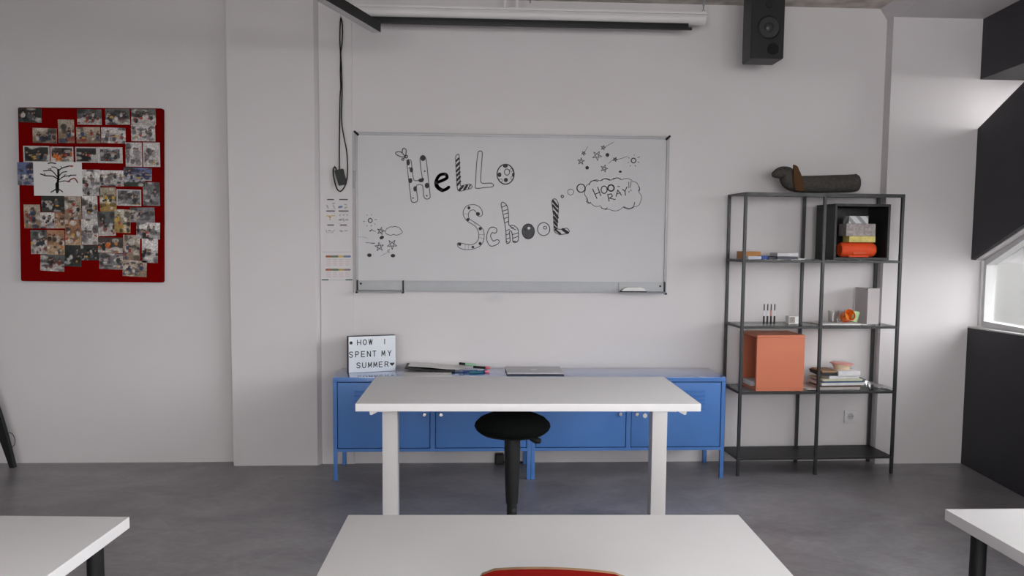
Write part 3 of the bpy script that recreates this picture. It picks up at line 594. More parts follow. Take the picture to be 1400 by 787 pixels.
# ------------------------------------------------------------------ hanging power adapter
Q = lambda P, y=-0.03: [at(x, yv, 1, y) for x, yv in P]
ZA = zoom(430, 120, 5.246); ZB = zoom(425, 0, 6.558)
pa = thing('power_adapter', 'black power adapter hanging on its looped cable left of the whiteboard', 'power adapter', at(465, 243, 1, -0.03))
left = [(466, 24)]+ZB([(262, 230), (260, 380), (266, 500), (264, 640), (268, 780)])+ZA([(183, 60), (180, 250), (178, 400), (178, 585)])
right = [(466, 24)]+ZB([(283, 230), (280, 380), (268, 470), (272, 560), (278, 700)])+ZA([(197, 60), (193, 180), (196, 260), (212, 360), (230, 450), (237, 560), (233, 650), (215, 710), (185, 742), (158, 718), (140, 650), (133, 595), (145, 565), (158, 590)])
bm = new(); tube(bm, Q(smoothline(left, k=3), -0.030), 0.0042, 6); part('cable', bm, M_black, pa)
bm = new(); tube(bm, Q(smoothline(right, k=3), -0.040), 0.0042, 6); part('cable', bm, M_black, pa)
bm = new(); prism(bm, Q([(456.7, 232.8), (468.7, 230.2), (473.8, 251.2), (462.8, 253.6)], -0.064), (0, 0.03, 0)); bmesh.ops.bevel(bm, geom=bm.edges[:], offset=0.003, segments=2, affect='EDGES'); part('brick', bm, M_black, pa)
bm = new(); p = at(466, 23, 1, -0.03); tube(bm, [(p.x, -0.001, p.z+0.002), (p.x, -0.05, p.z+0.002), (p.x, -0.052, p.z+0.012)], 0.003, 6); part('hook', bm, M_whitemetal, pa)

# ------------------------------------------------------------------ ceiling-hung things
ps = thing('projection_screen', 'white rolled-up projection screen with black bottom bar above the whiteboard', 'projection screen', (0.27, -0.17, 2.752))
bm = new(); tube(bm, [(-0.80, -0.17, 2.826), (1.345, -0.17, 2.822)], 0.034, 20); part('housing', bm, M_whitemetal, ps)
bm = new(); box(bm, -0.80, 1.345, -0.207, -0.135, 2.846, 2.860, 0.002); part('top_rail', bm, M_whitemetal, ps)
bm = new(); box(bm, -0.76, 1.238, -0.195, -0.170, 2.754, 2.792, 0.004); part('weight_bar', bm, M_black, ps)
bm = new(); tube(bm, [(1.238, -0.18, 2.763), (1.262, -0.18, 2.763)], 0.009, 10); part('end_knob', bm, M_black, ps)
bm = new()
for k in range(4):
    c = Vector((1.335, -0.17, 2.868+0.027*k)); ax = (k % 2)
    tube(bm, [c+Vector(((0 if ax else math.cos(t)*0.008), (math.cos(t)*0.008 if ax else 0), math.sin(t)*0.017)) for t in [2*math.pi*j/10 for j in range(10)]], 0.0025, 5, closed=True)
part('chain', bm, M_alu, ps)
for x in (0.10, 0.175):
    bm = new(); box(bm, x, x+0.012, -0.18, -0.16, 2.858, H); part('bracket', bm, M_whitemetal, ps)
bm = new(); tube(bm, [(0.262, -0.16, 2.90), (0.262, -0.16, H)], 0.003, 6); part('hanging_wire', bm, M_black, ps)

sp = thing('loudspeaker', 'black box loudspeaker hung under the ceiling right of the projection screen', 'loudspeaker', (1.64, -0.37, 2.52))
bm = new(); prism(bm, [(1.528, -0.50, 2.523), (1.724, -0.50, 2.523), (1.748, -0.26, 2.535), (1.556, -0.26, 2.535)], (0, 0, 0.405)); bmesh.ops.bevel(bm, geom=bm.edges[:], offset=0.004, segments=2, affect='EDGES'); part('cabinet', bm, M_blackm, sp)
bm = new(); tube(bm, [Vector((1.632+0.064*math.cos(t), -0.502, 2.70+0.064*math.sin(t))) for t in [2*math.pi*j/28 for j in range(28)]], 0.005, 6, closed=True); wf = part('woofer', bm, M_black, sp)
bm = new(); lathe(bm, [(0.062, -0.5015), (0.03, -0.5005), (0.024, -0.508), (0.008, -0.512)], (1.632, 0, 2.70), 24, 1); part('cone', bm, mat('speaker_cone', (0.03, 0.03, 0.032), 0.35), sp)
bm = new(); lathe(bm, [(0.034, -0.503), (0.034, -0.5005)], (1.66, 0, 2.578), 24, 1); part('bass_port', bm, mat('port_black', (0.002, 0.002, 0.002), 0.9), sp)
bm = new(); lathe(bm, [(0.020, -0.5035), (0.022, -0.5005)], (1.632, 0, 2.83), 20, 1); part('tweeter', bm, M_black, sp)
bm = new(); box(bm, 1.60, 1.68, -0.40, -0.33, 2.925, H, 0.003); part('ceiling_bracket', bm, M_blackm, sp)

dirv = Vector((-0.312, -0.950, 0)).normalized(); ang = math.atan2(dirv.y, dirv.x)
pn = thing('pendant_lamp', 'long black linear pendant lamp with grey diffuser at the top left, switched off', 'lamp', (-0.625, -0.590, 2.60), ang)
bm = new(); box(bm, 0, 2.3, -0.024, 0.024, 0.002, 0.058, 0.001); part('profile', bm, M_black, pn, True)
bm = new(); box(bm, 0.004, 2.296, -0.0225, 0.0225, 0.0, 0.004); part('diffuser', bm, mat('frosted_diffuser', (0.60, 0.58, 0.59), 0.5, noise=0.01), pn, True)
for x in (0.42, 2.0):
    bm = new(); tube(bm, [(x, 0, 0.056), (x, 0, H-2.60)], 0.002, 6); part('suspension_wire', bm, M_alu, pn, True)

# ------------------------------------------------------------------ blue cabinets
def cabinet(loc, label):
    t = thing('metal_cabinet', label, 'cabinet', loc, 0, 'low blue metal cabinets along the wall')
    Wd, D, zb_, zt_ = 1.19, 0.385, 0.178, 0.63
    b = new(); box(b, 0, Wd, 0, D, zt_-0.028, zt_, 0.003); part('top', b, M_bluetop, t, True)
    b = new()
    box(b, 0, 0.024, 0, D, zb_, zt_-0.028); box(b, Wd-0.024, Wd, 0, D, zb_, zt_-0.028); box(b, 0.024, Wd-0.024, 0, D, zb_, zb_+0.018)
    box(b, Wd/2-0.014, Wd/2+0.014, 0, D-0.01, zb_+0.018, zt_-0.028); box(b, 0.024, Wd-0.024, D-0.01, D, zb_+0.018, zt_-0.028)
    part('body', b, M_blue, t, True)
    for x, y in ((0, 0), (Wd-0.023, 0), (0, D-0.023), (Wd-0.023, D-0.023)):
        b = new(); box(b, x, x+0.023, y, y+0.023, 0.0, zb_, 0.002); part('leg', b, M_blue, t, True)
    for k in (0, 1):
        x0 = 0.028 if k == 0 else Wd/2+0.018; x1 = Wd/2-0.018 if k == 0 else Wd-0.028
        b = new(); box(b, x0, x1, 0.003, 0.022, zb_+0.022, zt_-0.033, 0.002); d = part('door', b, M_blue, t, True)
        xc = (x0+x1)/2
        for j in range(5):
            z = 0.535-0.026*j
            b = new(); prism(b, [(xc-0.175, 0.0035, z), (xc-0.175, -0.004, z), (xc-0.175, -0.005, z+0.008), (xc-0.175, 0.0035, z+0.013)], (0.35, 0, 0)); part('louvre', b, M_blue, d, True)
        xl = x1-0.032 if k == 0 else x0+0.032
        b = new(); lathe(b, [(0.012, 0.004), (0.013, -0.002), (0.010, -0.006)], (xl, 0, 0.403), 16, 1); box(b, xl-0.003, xl+0.003, -0.016, -0.005, 0.394, 0.412, 0.001)
        part('lock', b, M_chrome, d, True)
    return t
cA = cabinet((-0.915, -0.404, 0), 'low blue metal cabinet standing under the lettered light box')
cB = dup(cA, (0.277, -0.404, 0), 0, 'low blue metal cabinet standing beside the black shelf unit', None)
bm = new(); lathe(bm, [(0.013, -0.4065), (0.0145, -0.4025), (0.0145, -0.4012)], (0.972, 0, 0.393), 20, 1)
single('round_magnet', bm, M_paper, 'small round white magnet on the blue door beside the white desk leg', 'magnet')

# lettered light box
lb_a = Vector((-0.845, -0.243)); lb_b = Vector((-0.563, -0.149)); ang = math.atan2(lb_b.y-lb_a.y, lb_b.x-lb_a.x); LW = (lb_b-lb_a).length; LH = 0.226
lb = thing('letter_light_box', 'white light box reading HOW I SPENT MY SUMMER on the left blue cabinet', 'light box', (lb_a.x, lb_a.y, 0.63), ang)
bm = new(); box(bm, 0, LW, 0.0015, 0.045, 0, LH, 0.003); part('case', bm, M_blackm, lb, True)
bm = new(); box(bm, 0.003, LW-0.001, -0.0015, 0.004, 0.001, LH-0.002, 0.001); part('front_panel', bm, mat('lightbox_acrylic', (0.68, 0.72, 0.78), 0.25, noise=0.01), lb, True)
for z in (0.0755, 0.150):
    bm = new(); box(bm, 0.003, LW-0.001, -0.0028, -0.0014, z-0.001, z+0.001); part('letter_rail', bm, mat('clear_rail', (0.62, 0.65, 0.70), 0.3), lb, True)
GL = {'H': [[(0, 0), (0, 1)], [(1, 0), (1, 1)], [(0, .5), (1, .5)]], 'O': [oval((.5, .5), .5, .5, 14)+[(1, .5)]], 'W': [[(0, 1), (.25, 0), (.5, 1), (.75, 0), (1, 1)]], 'I': [[(.5, 0), (.5, 1)]],
      'S': [[(1, .85), (.75, 1), (.3, 1), (0, .8), (.15, .58), (.85, .42), (1, .2), (.7, 0), (.25, 0), (0, .15)]], 'P': [[(0, 0), (0, 1), (.7, 1), (1, .8), (.7, .48), (0, .48)]], 'E': [[(1, 0), (0, 0), (0, 1), (1, 1)], [(0, .5), (.85, .5)]], 'N': [[(0, 0), (0, 1), (1, 0), (1, 1)]], 'T': [[(.5, 0), (.5, 1)], [(0, 1), (1, 1)]],
      'M': [[(0, 0), (.08, 1), (.5, .2), (.92, 1), (1, 0)]], 'Y': [[(0, 1), (.5, .45), (1, 1)], [(.5, .45), (.5, 0)]], 'U': [[(0, 1), (0, .3), (.25, 0), (.75, 0), (1, .3), (1, 1)]], 'R': [[(0, 0), (0, 1), (.7, 1), (1, .78), (.7, .5), (0, .5)], [(.5, .5), (1, 0)]]}
def lbp(p): return Vector((p[0], -0.0022, p[1]))
def glyph(ch, xc, z0, w_, h_):
    b = new()
    for s in GL[ch]:
        Qp = [lbp((xc+(u-.5)*w_, z0+v*h_)) for u, v in s]; hw = 0.0026
        for a_, b_ in zip(Qp, Qp[1:]):
            if (b_-a_).length < 1e-6: continue
            sd = (b_-a_).normalized().cross(Vector((0, -1, 0)))*hw
            b.faces.new([b.verts.new(v) for v in (a_+sd, b_+sd, b_-sd, a_-sd)])
        for q in Qp: b.faces.new([b.verts.new(q+Vector((math.cos(k*math.pi/4), 0, math.sin(k*math.pi/4)))*hw) for k in range(8)])
    part('letter', b, M_ink, lb, True, smooth=False)
# positions read along each row, in metres from the panel's left edge
sx = LW/455.0                       # the panel spans 455 units of the close study
for ch, x in zip('HOW', (103, 158, 212)): glyph(ch, x*sx, 0.173, 0.021, 0.031)
glyph('I', 348*sx, 0.173, 0.02, 0.031)
for ch, x in zip('SPENTMY', (26, 84, 140, 196, 248, 335, 395)): glyph(ch, x*sx, 0.098, 0.020, 0.033)
for ch, x in zip('SUMMER', (96, 150, 205, 257, 310, 366)): glyph(ch, x*sx, 0.030, 0.021, 0.031)
bm = new(); bm.faces.new([bm.verts.new(lbp((27*sx+0.010*math.cos(t), 0.187+0.010*math.sin(t)))) for t in [2*math.pi*k/16 for k in range(16)]]); part('dot', bm, M_ink, lb, True, smooth=False)
bm = new(); bm.faces.new([bm.verts.new(lbp((420*sx+0.0009*16*math.sin(t)**3, 0.045+0.0008*(13*math.cos(t)-5*math.cos(2*t)-2*math.cos(3*t)-math.cos(4*t))))) for t in [2*math.pi*k/24 for k in range(24)]]); part('heart', bm, M_ink, lb, True, smooth=False)

# papers, notebook, markers and laptop on the cabinets
ZC = 0.63
def slab(name, c, sx_, sy_, z0, h, rot, m, label, cat, group=None, bev=0.001, dirn=None):
    b = new(); box(b, -sx_/2, sx_/2, -sy_/2, sy_/2, 0, h, bev, 1); b.transform(Matrix.Translation((c[0], c[1], z0)) @ Matrix.Rotation(rot, 4, 'Z'))
    return single(name, b, m, label, cat, group)
slab('paper_sheet', (-0.36, -0.27, 0), 0.30, 0.21, ZC, 0.004, 0.05, M_paper, 'flat white paper lying at the front of the left blue cabinet, under the curled sheets', 'paper')
def curled(name, pts, y0, y1, th, m, label, cat, skew=0.0):
    b = new(); top = []; bot = []
    for x, z in pts:
        top.append((x, z+th)); bot.append((x, z))
    prism(b, [(x, y0, z) for x, z in top+bot[::-1]], (skew, y1-y0, 0)); return single(name, b, m, label, cat)
curled('notebook', [(-0.50, ZC+0.026), (-0.44, ZC+0.020), (-0.36, ZC+0.012), (-0.26, ZC+0.006), (-0.19, ZC+0.006)], -0.24, -0.03, 0.007, M_black, 'thin black notebook lying bent on white papers on the blue cabinet', 'notebook')
curled('paper_sheet', [(-0.48, ZC+0.036), (-0.36, ZC+0.030), (-0.24, ZC+0.018), (-0.17, ZC+0.016), (-0.12, ZC+0.028)], -0.20, -0.02, 0.002, M_paper, 'curled white paper lying on top of the black notebook', 'paper')
def pen(name, p0, p1, rad, m, mc, label, cap=0.33, capend=0, mtail=None, group='markers on the blue cabinet'):
    p0, p1 = Vector(p0), Vector(p1); t = thing(name, label, 'marker', p0 if p0.z < p1.z else p1, 0, group)
    f = lambda s: p0.lerp(p1, s)
    a_, b_ = (0, cap) if capend == 0 else (1-cap, 1)
    b = new(); tube(b, [f(0 if capend else cap*0.9), f(1-cap*0.9 if capend else 1)], rad*0.92, 10); part('barrel', b, m, t)
    b = new(); tube(b, [f(a_), f(a_+0.02), f(b_-0.02), f(b_)], [rad*0.8, rad, rad, rad*0.9], 10); part('cap', b, mc, t)
    return t
M_mint = flat('mint_plastic', (150, 200, 160), 0.4); M_pink = flat('pink_plastic', (235, 120, 130), 0.4); M_navy = flat('navy_plastic', (30, 60, 120), 0.4); M_teal = flat('teal_plastic', (40, 110, 125), 0.4); M_lil = flat('white_plastic', (215, 215, 222), 0.4)
pen('marker', (-0.165, -0.13, ZC+0.044), (-0.055, -0.14, ZC+0.034), 0.0085, M_mint, M_black, 'mint green marker with a black cap, propped on the curled paper', 0.36)
pen('marker', (-0.075, -0.16, ZC+0.026), (0.030, -0.18, ZC+0.023), 0.0085, M_black, M_pink, 'black marker with a pink cap on the blue cabinet', 0.28, 1)
pen('marker', (-0.140, -0.24, ZC+0.009), (-0.05, -0.22, ZC+0.009), 0.0085, M_navy, M_teal, 'dark blue marker with teal cap, left of the other low markers', 0.4, 1)
pen('marker', (-0.068, -0.245, ZC+0.009), (0.022, -0.235, ZC+0.009), 0.0085, M_navy, M_pink, 'blue marker with pink cap lying under the black one', 0.3, 1)
pen('marker', (-0.075, -0.205, ZC+0.0088), (0.01, -0.195, ZC+0.0088), 0.0082, M_lil, M_navy, 'white marker with blue cap lying between the low markers', 0.25, 1)
pen('marker', (-0.10, -0.275, ZC+0.0085), (-0.02, -0.262, ZC+0.0085), 0.008, M_teal, M_teal, 'teal marker lying frontmost among the markers', 0.3)
lt = thing('laptop', 'closed silver laptop lying on the blue cabinets behind the desk', 'laptop', (0.316, -0.20, ZC))
bm = new(); box(bm, 0.130, 0.480, -0.345, -0.075, ZC+0.001, ZC+0.009, 0.003); part('base', bm, mat('dark_aluminium', (0.05, 0.05, 0.055), 0.4, metal=0.3), lt)
bm = new(); box(bm, 0.130, 0.480, -0.345, -0.075, ZC+0.0095, ZC+0.017, 0.003); part('lid', bm, mat('laptop_aluminium', (0.42, 0.42, 0.44), 0.35, metal=0.5, noise=0.02), lt)
bm = new(); lathe(bm, [(0.022, ZC+0.0168), (0.022, ZC+0.0174)], (0.305, -0.20, 0), 20, 2); part('lid_emblem', bm, mat('lid_emblem', (0.62, 0.62, 0.63), 0.3), lt)
# small black box and cable at the wall under the cabinets
jb = thing('junction_box', 'small black plastic box at the wall under the blue cabinets', 'box', (0.10, -0.03, 0.0))
bm = new(); box(bm, 0.068, 0.128, -0.06, -0.002, 0.0, 0.068, 0.010, 3); part('housing', bm, M_black, jb)
bm = new(); lathe(bm, [(0.020, -0.064), (0.022, -0.059)], (0.098, 0, 0.034), 16, 1); part('dial', bm, M_blackm, jb)
bm = new(); tube(bm, [(0.125, -0.03, 0.012), (0.16, -0.03, 0.008), (0.22, -0.025, 0.007), (0.30, -0.015, 0.007)], 0.006, 6); part('cable', bm, M_black, jb)

# ------------------------------------------------------------------ white teacher's desk
dk = thing('teacher_desk', 'white desk with two column legs standing in front of the blue cabinets', 'desk', (0.18, -1.20, 0), -0.014)
ZD, TH = 0.70, 0.036
bm = new(); box(bm, -0.80, 0.80, -0.395, 0.395, ZD-TH, ZD, 0.0025); part('tabletop', bm, M_white, dk, True)
for s in (-1, 1):
    x = -0.677 if s < 0 else 0.68
    bm = new(); box(bm, x-0.038, x+0.038, -0.07, 0.02, 0.045, ZD-TH, 0.004); part('leg', bm, M_whitemetal, dk, True)
    bm = new(); box(bm, x-0.035, x+0.035, -0.36, 0.035, 0.012, 0.045, 0.006); part('foot', bm, M_whitemetal, dk, True)
    bm = new()
    for y in (-0.33, 0.015): lathe(bm, [(0.02, 0.0), (0.02, 0.013)], (x, y, 0), 14)
    part('foot_pad', bm, M_black, dk, True)
    bm = new(); box(bm, x-0.03, x+0.03, -0.30, 0.30, ZD-TH-0.022, ZD-TH, 0.003); part('top_support', bm, M_whitemetal, dk, True)
    bm = new(); xx = -0.715 if s < 0 else 0.715; prism(bm, [(xx-0.025, -0.375, ZD-TH), (xx+0.025, -0.375, ZD-TH), (xx+(-0.012 if s < 0 else 0.02), -0.375, ZD-TH-0.02), (xx+(-0.02 if s < 0 else 0.012), -0.375, ZD-TH-0.02)], (0, 0.02, 0)); part('bracket', bm, M_whitemetal, dk, True)
bm = new(); box(bm, -0.64, 0.64, 0.03, 0.06, ZD-TH-0.05, ZD-TH-0.005, 0.003); part('cross_rail', bm, M_whitemetal, dk, True)

# ------------------------------------------------------------------ sit-stand stool
st = thing('perch_stool', 'black perching stool with domed round seat under the white desk', 'stool', (0.112, -1.38, 0))
sc = Vector((0.108, -1.38, 0))
bm = new(); lathe(bm, [(0.02, 0.618), (0.07, 0.616), (0.12, 0.605), (0.16, 0.587), (0.182, 0.565), (0.186, 0.550), (0.178, 0.534), (0.165, 0.524), (0.10, 0.517), (0.02, 0.514)], sc, 40); part('seat', bm, M_fabric, st)
bm = new(); lathe(bm, [(0.166, 0.523), (0.150, 0.512), (0.09, 0.503), (0.045, 0.500)], sc, 36); part('seat_shell', bm, M_black, st)
bm = new(); tube(bm, [(0.19, -1.48, 0.512), (0.215, -1.50, 0.505), (0.235, -1.508, 0.503)], [0.012, 0.017, 0.012], 8); part('lever', bm, M_black, st)
bm = new(); lathe(bm, [(0.0395, 0.505), (0.039, 0.40), (0.034, 0.25), (0.030, 0.175), (0.029, 0.165)], sc, 28); part('pole_sleeve', bm, M_blackm, st)
bm = new(); lathe(bm, [(0.025, 0.175), (0.025, 0.03)], sc, 24); part('pole', bm, M_blackm, st)
bm = new(); lathe(bm, [(0.009, -1.4072), (0.011, -1.404)], (0.117, 0, 0.135), 14, 1); part('pole_button', bm, mat('dark_button', (0.05, 0.05, 0.055), 0.5), st)
bm = new(); lathe(bm, [(0.15, 0.0), (0.165, 0.006), (0.16, 0.018), (0.11, 0.034), (0.04, 0.046), (0.028, 0.05)], sc, 40); part('base', bm, M_black, st)

# ------------------------------------------------------------------ student tables and chair
def student_table(loc, rot, label):
    """origin at the far left corner of the top"""
    t = thing('student_table', label, 'table', loc, rot, 'white student tables')
    W_, D_, z, th = 1.035, 0.62, 0.725, 0.030
    b = new(); box(b, 0, W_, -D_, 0, z-th, z, 0.002); part('tabletop', b, M_white, t, True)
    for x, y in ((0.062, -0.06), (W_-0.062, -0.06), (0.062, -D_+0.06), (W_-0.062, -D_+0.06)):
        b = new(); tube(b, [(x, y, 0.014), (x, y, z-th)], 0.0205, 16); box(b, x-0.03, x+0.03, y-0.03, y+0.03, z-th-0.006, z-th); lg = part('leg', b, M_black, t, True)
        b = new(); lathe(b, [(0.022, 0.0), (0.023, 0.012), (0.020, 0.016)], (x, y, 0), 14); part('foot_cap', b, M_black, lg, True)
    return t
tC = student_table((-0.426, -3.237, 0), -0.0276, 'white student table at the bottom centre with the red chair drawn up to it')
dup(tC, (-0.9895-1.035*math.cos(0.055), -3.236+1.035*math.sin(0.055), 0), -0.055, 'white student table at the bottom left, cut off by the picture edge')
dup(tC, (1.194, -3.234, 0), -0.002, 'white student table at the bottom right, cut off by the picture edge')

ch = thing('school_chair', 'red laminated plywood chair drawn up to the centre student table', 'chair', (0.052, -3.70, 0), -0.02)
def shell(bm, top=True):
    """curved back panel: bowed in plan, leaning back, rounded corners"""
    nx, nz = 24, 30; front, back = {}, {}
    for j in range(nz+1):
        v = j/nz
        for i in range(nx+1):
            u = i/nx*2-1
            ztop = 0.841+0.010*(1-u*u)-0.004*u; z = 0.50+(ztop-0.50)*v
            hw = 0.1665-0.026*v
            corner = max(0, (z-(ztop-0.035))/0.035); hw2 = hw-0.030*(1-math.sqrt(max(0, 1-corner**2)))
            low = max(0, (0.53-z)/0.03); hw2 -= 0.02*(1-math.sqrt(max(0, 1-min(1, low)**2)))
            x = u*hw2; y = -0.155-0.055*v-0.028*(1-(x/0.176)**2)
            front[i, j] = bm.verts.new((x, y, z)); back[i, j] = bm.verts.new((x, y+0.011, z))
    fs = []
    for j in range(nz):
        for i in range(nx):
            bm.faces.new((front[i, j], front[i+1, j], front[i+1, j+1], front[i, j+1])); bm.faces.new((back[i, j], back[i, j+1], back[i+1, j+1], back[i+1, j]))
    rim = [(i, 0) for i in range(nx)]+[(nx, j) for j in range(nz)]+[(i, nz) for i in range(nx, 0, -1)]+[(0, j) for j in range(nz, 0, -1)]
    for k in range(len(rim)):
        p, q = rim[k], rim[(k+1) % len(rim)]; f_ = bm.faces.new((front[p], back[p], back[q], front[q])); f_.material_index = 1
bm = new(); shell(bm); part('backrest', bm, [M_seatred, M_ply], ch, True)
bm = new(); prism(bm, [(-0.17, 0.19, 0.43), (0.17, 0.19, 0.43), (0.19, 0.05, 0.435), (0.18, -0.15, 0.428), (0.12, -0.18, 0.432), (-0.12, -0.18, 0.432), (-0.18, -0.15, 0.428), (-0.19, 0.05, 0.435)], (0, 0, 0.011)); part('seat', bm, M_seatred, ch, True)
for s in (-1, 1):
    bm = new(); tube(bm, [(s*0.165, 0.165, 0.0), (s*0.15, 0.13, 0.42), (s*0.15, 0.06, 0.424)], 0.010, 10); part('leg', bm, M_blackm, ch, True)
    bm = new(); tube(bm, [(s*0.165, -0.20, 0.0), (s*0.14, -0.10, 0.42), (s*0.14, 0.06, 0.424)], 0.010, 10); part('leg', bm, M_blackm, ch, True)
    bm = new(); tube(bm, [(s*0.10, 0.0, 0.422), (s*0.10, -0.13, 0.424), (s*0.10, -0.165, 0.46), (s*0.10, -0.166, 0.60)], 0.008, 10); part('back_support', bm, M_blackm, ch, True)

# ------------------------------------------------------------------ black shelf unit
SR, SD = 0.034, 0.29
su = thing('shelf_unit', 'tall charcoal metal shelf unit with glass shelves at the right', 'shelf unit', (1.575, -0.352, 0), SR)
MS = MW[su]; LV = [0.112, 0.528, 0.937, 1.346]; P_ = 0.018
def sl(x, y, z): return MS @ Vector((x, y, z))
for x in (0, 0.5, 1.0):
    for y in (0, SD):
        bm = new(); box(bm, x-P_/2, x+P_/2, y-P_/2, y+P_/2, 0, 1.756 if True else 0, 0.001, 1); part('post', bm, M_shelfm, su, True)
bm = new(); box(bm, -P_/2, 1+P_/2, -P_/2, SD+P_/2, 1.748, 1.757); box(bm, -P_/2, 1+P_/2, -P_/2, -P_/2+0.006, 1.735, 1.748); part('top_panel', bm, M_shelfm, su, True)
bm = new(); box(bm, -P_/2+0.006, 1+P_/2-0.006, 0.004, SD-0.004, LV[0]-0.008, LV[0]); part('bottom_panel', bm, M_blackm, su, True)
for z in LV:
    for y in (0, SD):
        bm = new(); box(bm, 0, 1, y-0.007, y+0.007, z-0.014, z, 0.001, 1); part('shelf_rail', bm, M_shelfm, su, True)
    for x in (0, 0.5, 1.0):
        bm = new(); box(bm, x-0.007, x+0.007, 0.007, SD-0.007, z-0.014, z-0.001, 0.001, 1); part('shelf_rail', bm, M_shelfm, su, True)
    if z > 0.2:
        for x in (0.01, 0.51):
            bm = new(); box(bm, x, x+0.48, 0.008, SD-0.008, z-0.001, z+0.004); part('glass_shelf', bm, M_shelfglass, su, True)
LV = [z+0.004 for z in LV]
def on_shelf(px, py, yl):
    """photograph point on the shelf's own vertical plane yl behind its front (returns shelf-local x, z)"""
    n = MS.to_3x3() @ Vector((0, 1, 0)); o = sl(0, yl, 0); d = rt*((px-700)/FPX) - up*((py-PPY)/FPX) + fwd
    p = CAM+d*((o-CAM).dot(n)/d.dot(n)); return MS.inverted() @ p
def sbox(name, px0, px1, ytop, yl, depth, zb_, m, label, cat, group=None, h=None, bev=0.002, rot=0.0):
    a = on_shelf(px0, ytop, yl); b_ = on_shelf(px1, ytop, yl); hh = h if h else a.z-zb_
    q = new(); box(q, a.x, b_.x, yl, yl+depth, zb_, zb_+hh, bev, 2)
    if rot:
        c = Vector(((a.x+b_.x)/2, yl+depth/2, 0)); q.transform(Matrix.Translation(c) @ Matrix.Rotation(rot, 4, 'Z') @ Matrix.Translation(-c))
    q.transform(MS); return single(name, q, m, label, cat, group)
# open black cube
ca, cb_ = on_shelf(1142.7, 278, 0.0), on_shelf(1216, 354, 0.0)
def cube_thing(name, x0, x1, y0, y1, z0, z1, th, m, label, open_side):
    t = thing(name, label, 'storage cube', sl((x0+x1)/2, (y0+y1)/2, z0), SR)
    def bx_(n_, *a):
        q = new(); box(q, *a, 0.0015, 1); q.transform(MS); part(n_, q, m, t)
    bx_('top_panel', x0, x1, y0, y1, z1-th, z1); bx_('bottom_panel', x0, x1, y0, y1, z0, z0+th)
    if open_side == 'front':
        bx_('side_panel', x0, x0+th, y0, y1, z0+th, z1-th); bx_('side_panel', x1-th, x1, y0, y1, z0+th, z1-th); bx_('back_panel', x0+th, x1-th, y1-0.008, y1, z0+th, z1-th)
    else:
        bx_('side_panel', x0, x1, y0, y0+th, z0+th, z1-th); bx_('side_panel', x0, x1, y1-th, y1, z0+th, z1-th); bx_('back_panel', x1-0.01, x1, y0+th, y1-th, z0+th, z1-th)
    return t
zc0 = LV[3]
cube_thing('storage_cube', ca.x, cb_.x, 0.006, 0.262, zc0, ca.z, 0.016, M_blackbox, 'black open-fronted storage cube on the upper right shelf', 'front')
zi = zc0+0.0165; YI = 0.05
# things in the black cube, stacked
a = on_shelf(1152.6, 331, YI); b_ = on_shelf(1200.5, 351, YI); zo = a.z
bs_ = thing('portable_speaker', 'bright orange rounded portable speaker at the bottom of the black cube', 'speaker', sl((a.x+b_.x)/2, YI+0.05, zi), SR)
r_ = (zo-zi)/2; q = new(); tube(q, [(a.x+0.002, YI+0.05, zi+r_), (a.x+0.012, YI+0.05, zi+r_), (b_.x-0.02, YI+0.05, zi+r_), (b_.x-0.004, YI+0.05, zi+r_)], [r_*0.85, r_, r_, r_*0.8], 20); q.transform(MS)
M_or = mat('orange_fabric', (0.78, 0.075, 0.012), 0.7, noise=0.08, scale=120, bump=0.3, bscale=300); part('body', q, M_or, bs_)
q = new(); box(q, a.x+0.07, b_.x-0.08, YI+0.05-r_*1.02, YI+0.05-r_*0.8, zi+0.018, zi+0.034, 0.003); q.transform(MS); part('front_badge', q, flat('orange_badge', (210, 80, 35)), bs_)
q = new(); box(q, a.x+0.05, b_.x-0.05, YI+0.02, YI+0.08, zi, zi+0.012, 0.004); q.transform(MS); part('foot', q, M_or, bs_)
bb = on_shelf(1162, 322.5, YI); sbox('card_box', 1161.5, 1197, 322.5, YI, 0.09, zo+0.0005, flat('yellow_card', (205, 190, 110), noise=0.25, scale=25), 'flat yellow box lying on the orange speaker in the black cube', 'box'); zy = bb.z
yb_ = bb
q = new(); e0, e1 = on_shelf(1187, 324, YI), on_shelf(1194, 330, YI)
bb = on_shelf(1162, 305.6, YI); sbox('card_box', 1157.5, 1197.5, 305.6, YI+0.002, 0.10, zy+0.0005, flat('speckled_card', (160, 150, 150), noise=0.3, scale=60), 'grey speckled box in the middle of the stack in the black cube', 'box'); zg = bb.z
bx1 = sbox('card_box', 1161, 1187.5, 295, YI, 0.08, zg+0.0005, flat('striped_card', (195, 192, 195)), 'small white box with grey stripes on top of the stack in the black cube', 'box')
m_ = MATS['striped_card']; nt = m_.node_tree; wv = nt.nodes.new('ShaderNodeTexWave'); wv.inputs['Scale'].default_value = 9; wv.bands_direction = 'DIAGONAL'; tcn = nt.nodes.new('ShaderNodeTexCoord'); rpn = nt.nodes.new('ShaderNodeValToRGB')
rpn.color_ramp.elements[0].position = .3; rpn.color_ramp.elements[0].color = (0.28, 0.28, 0.29, 1); rpn.color_ramp.elements[1].position = .5; rpn.color_ramp.elements[1].color = (0.6, 0.6, 0.62, 1)
nt.links.new(tcn.outputs['Object'], wv.inputs['Vector']); nt.links.new(wv.outputs['Color'], rpn.inputs[0]); nt.links.new(rpn.outputs[0], nt.nodes['Principled BSDF'].inputs['Base Color'])
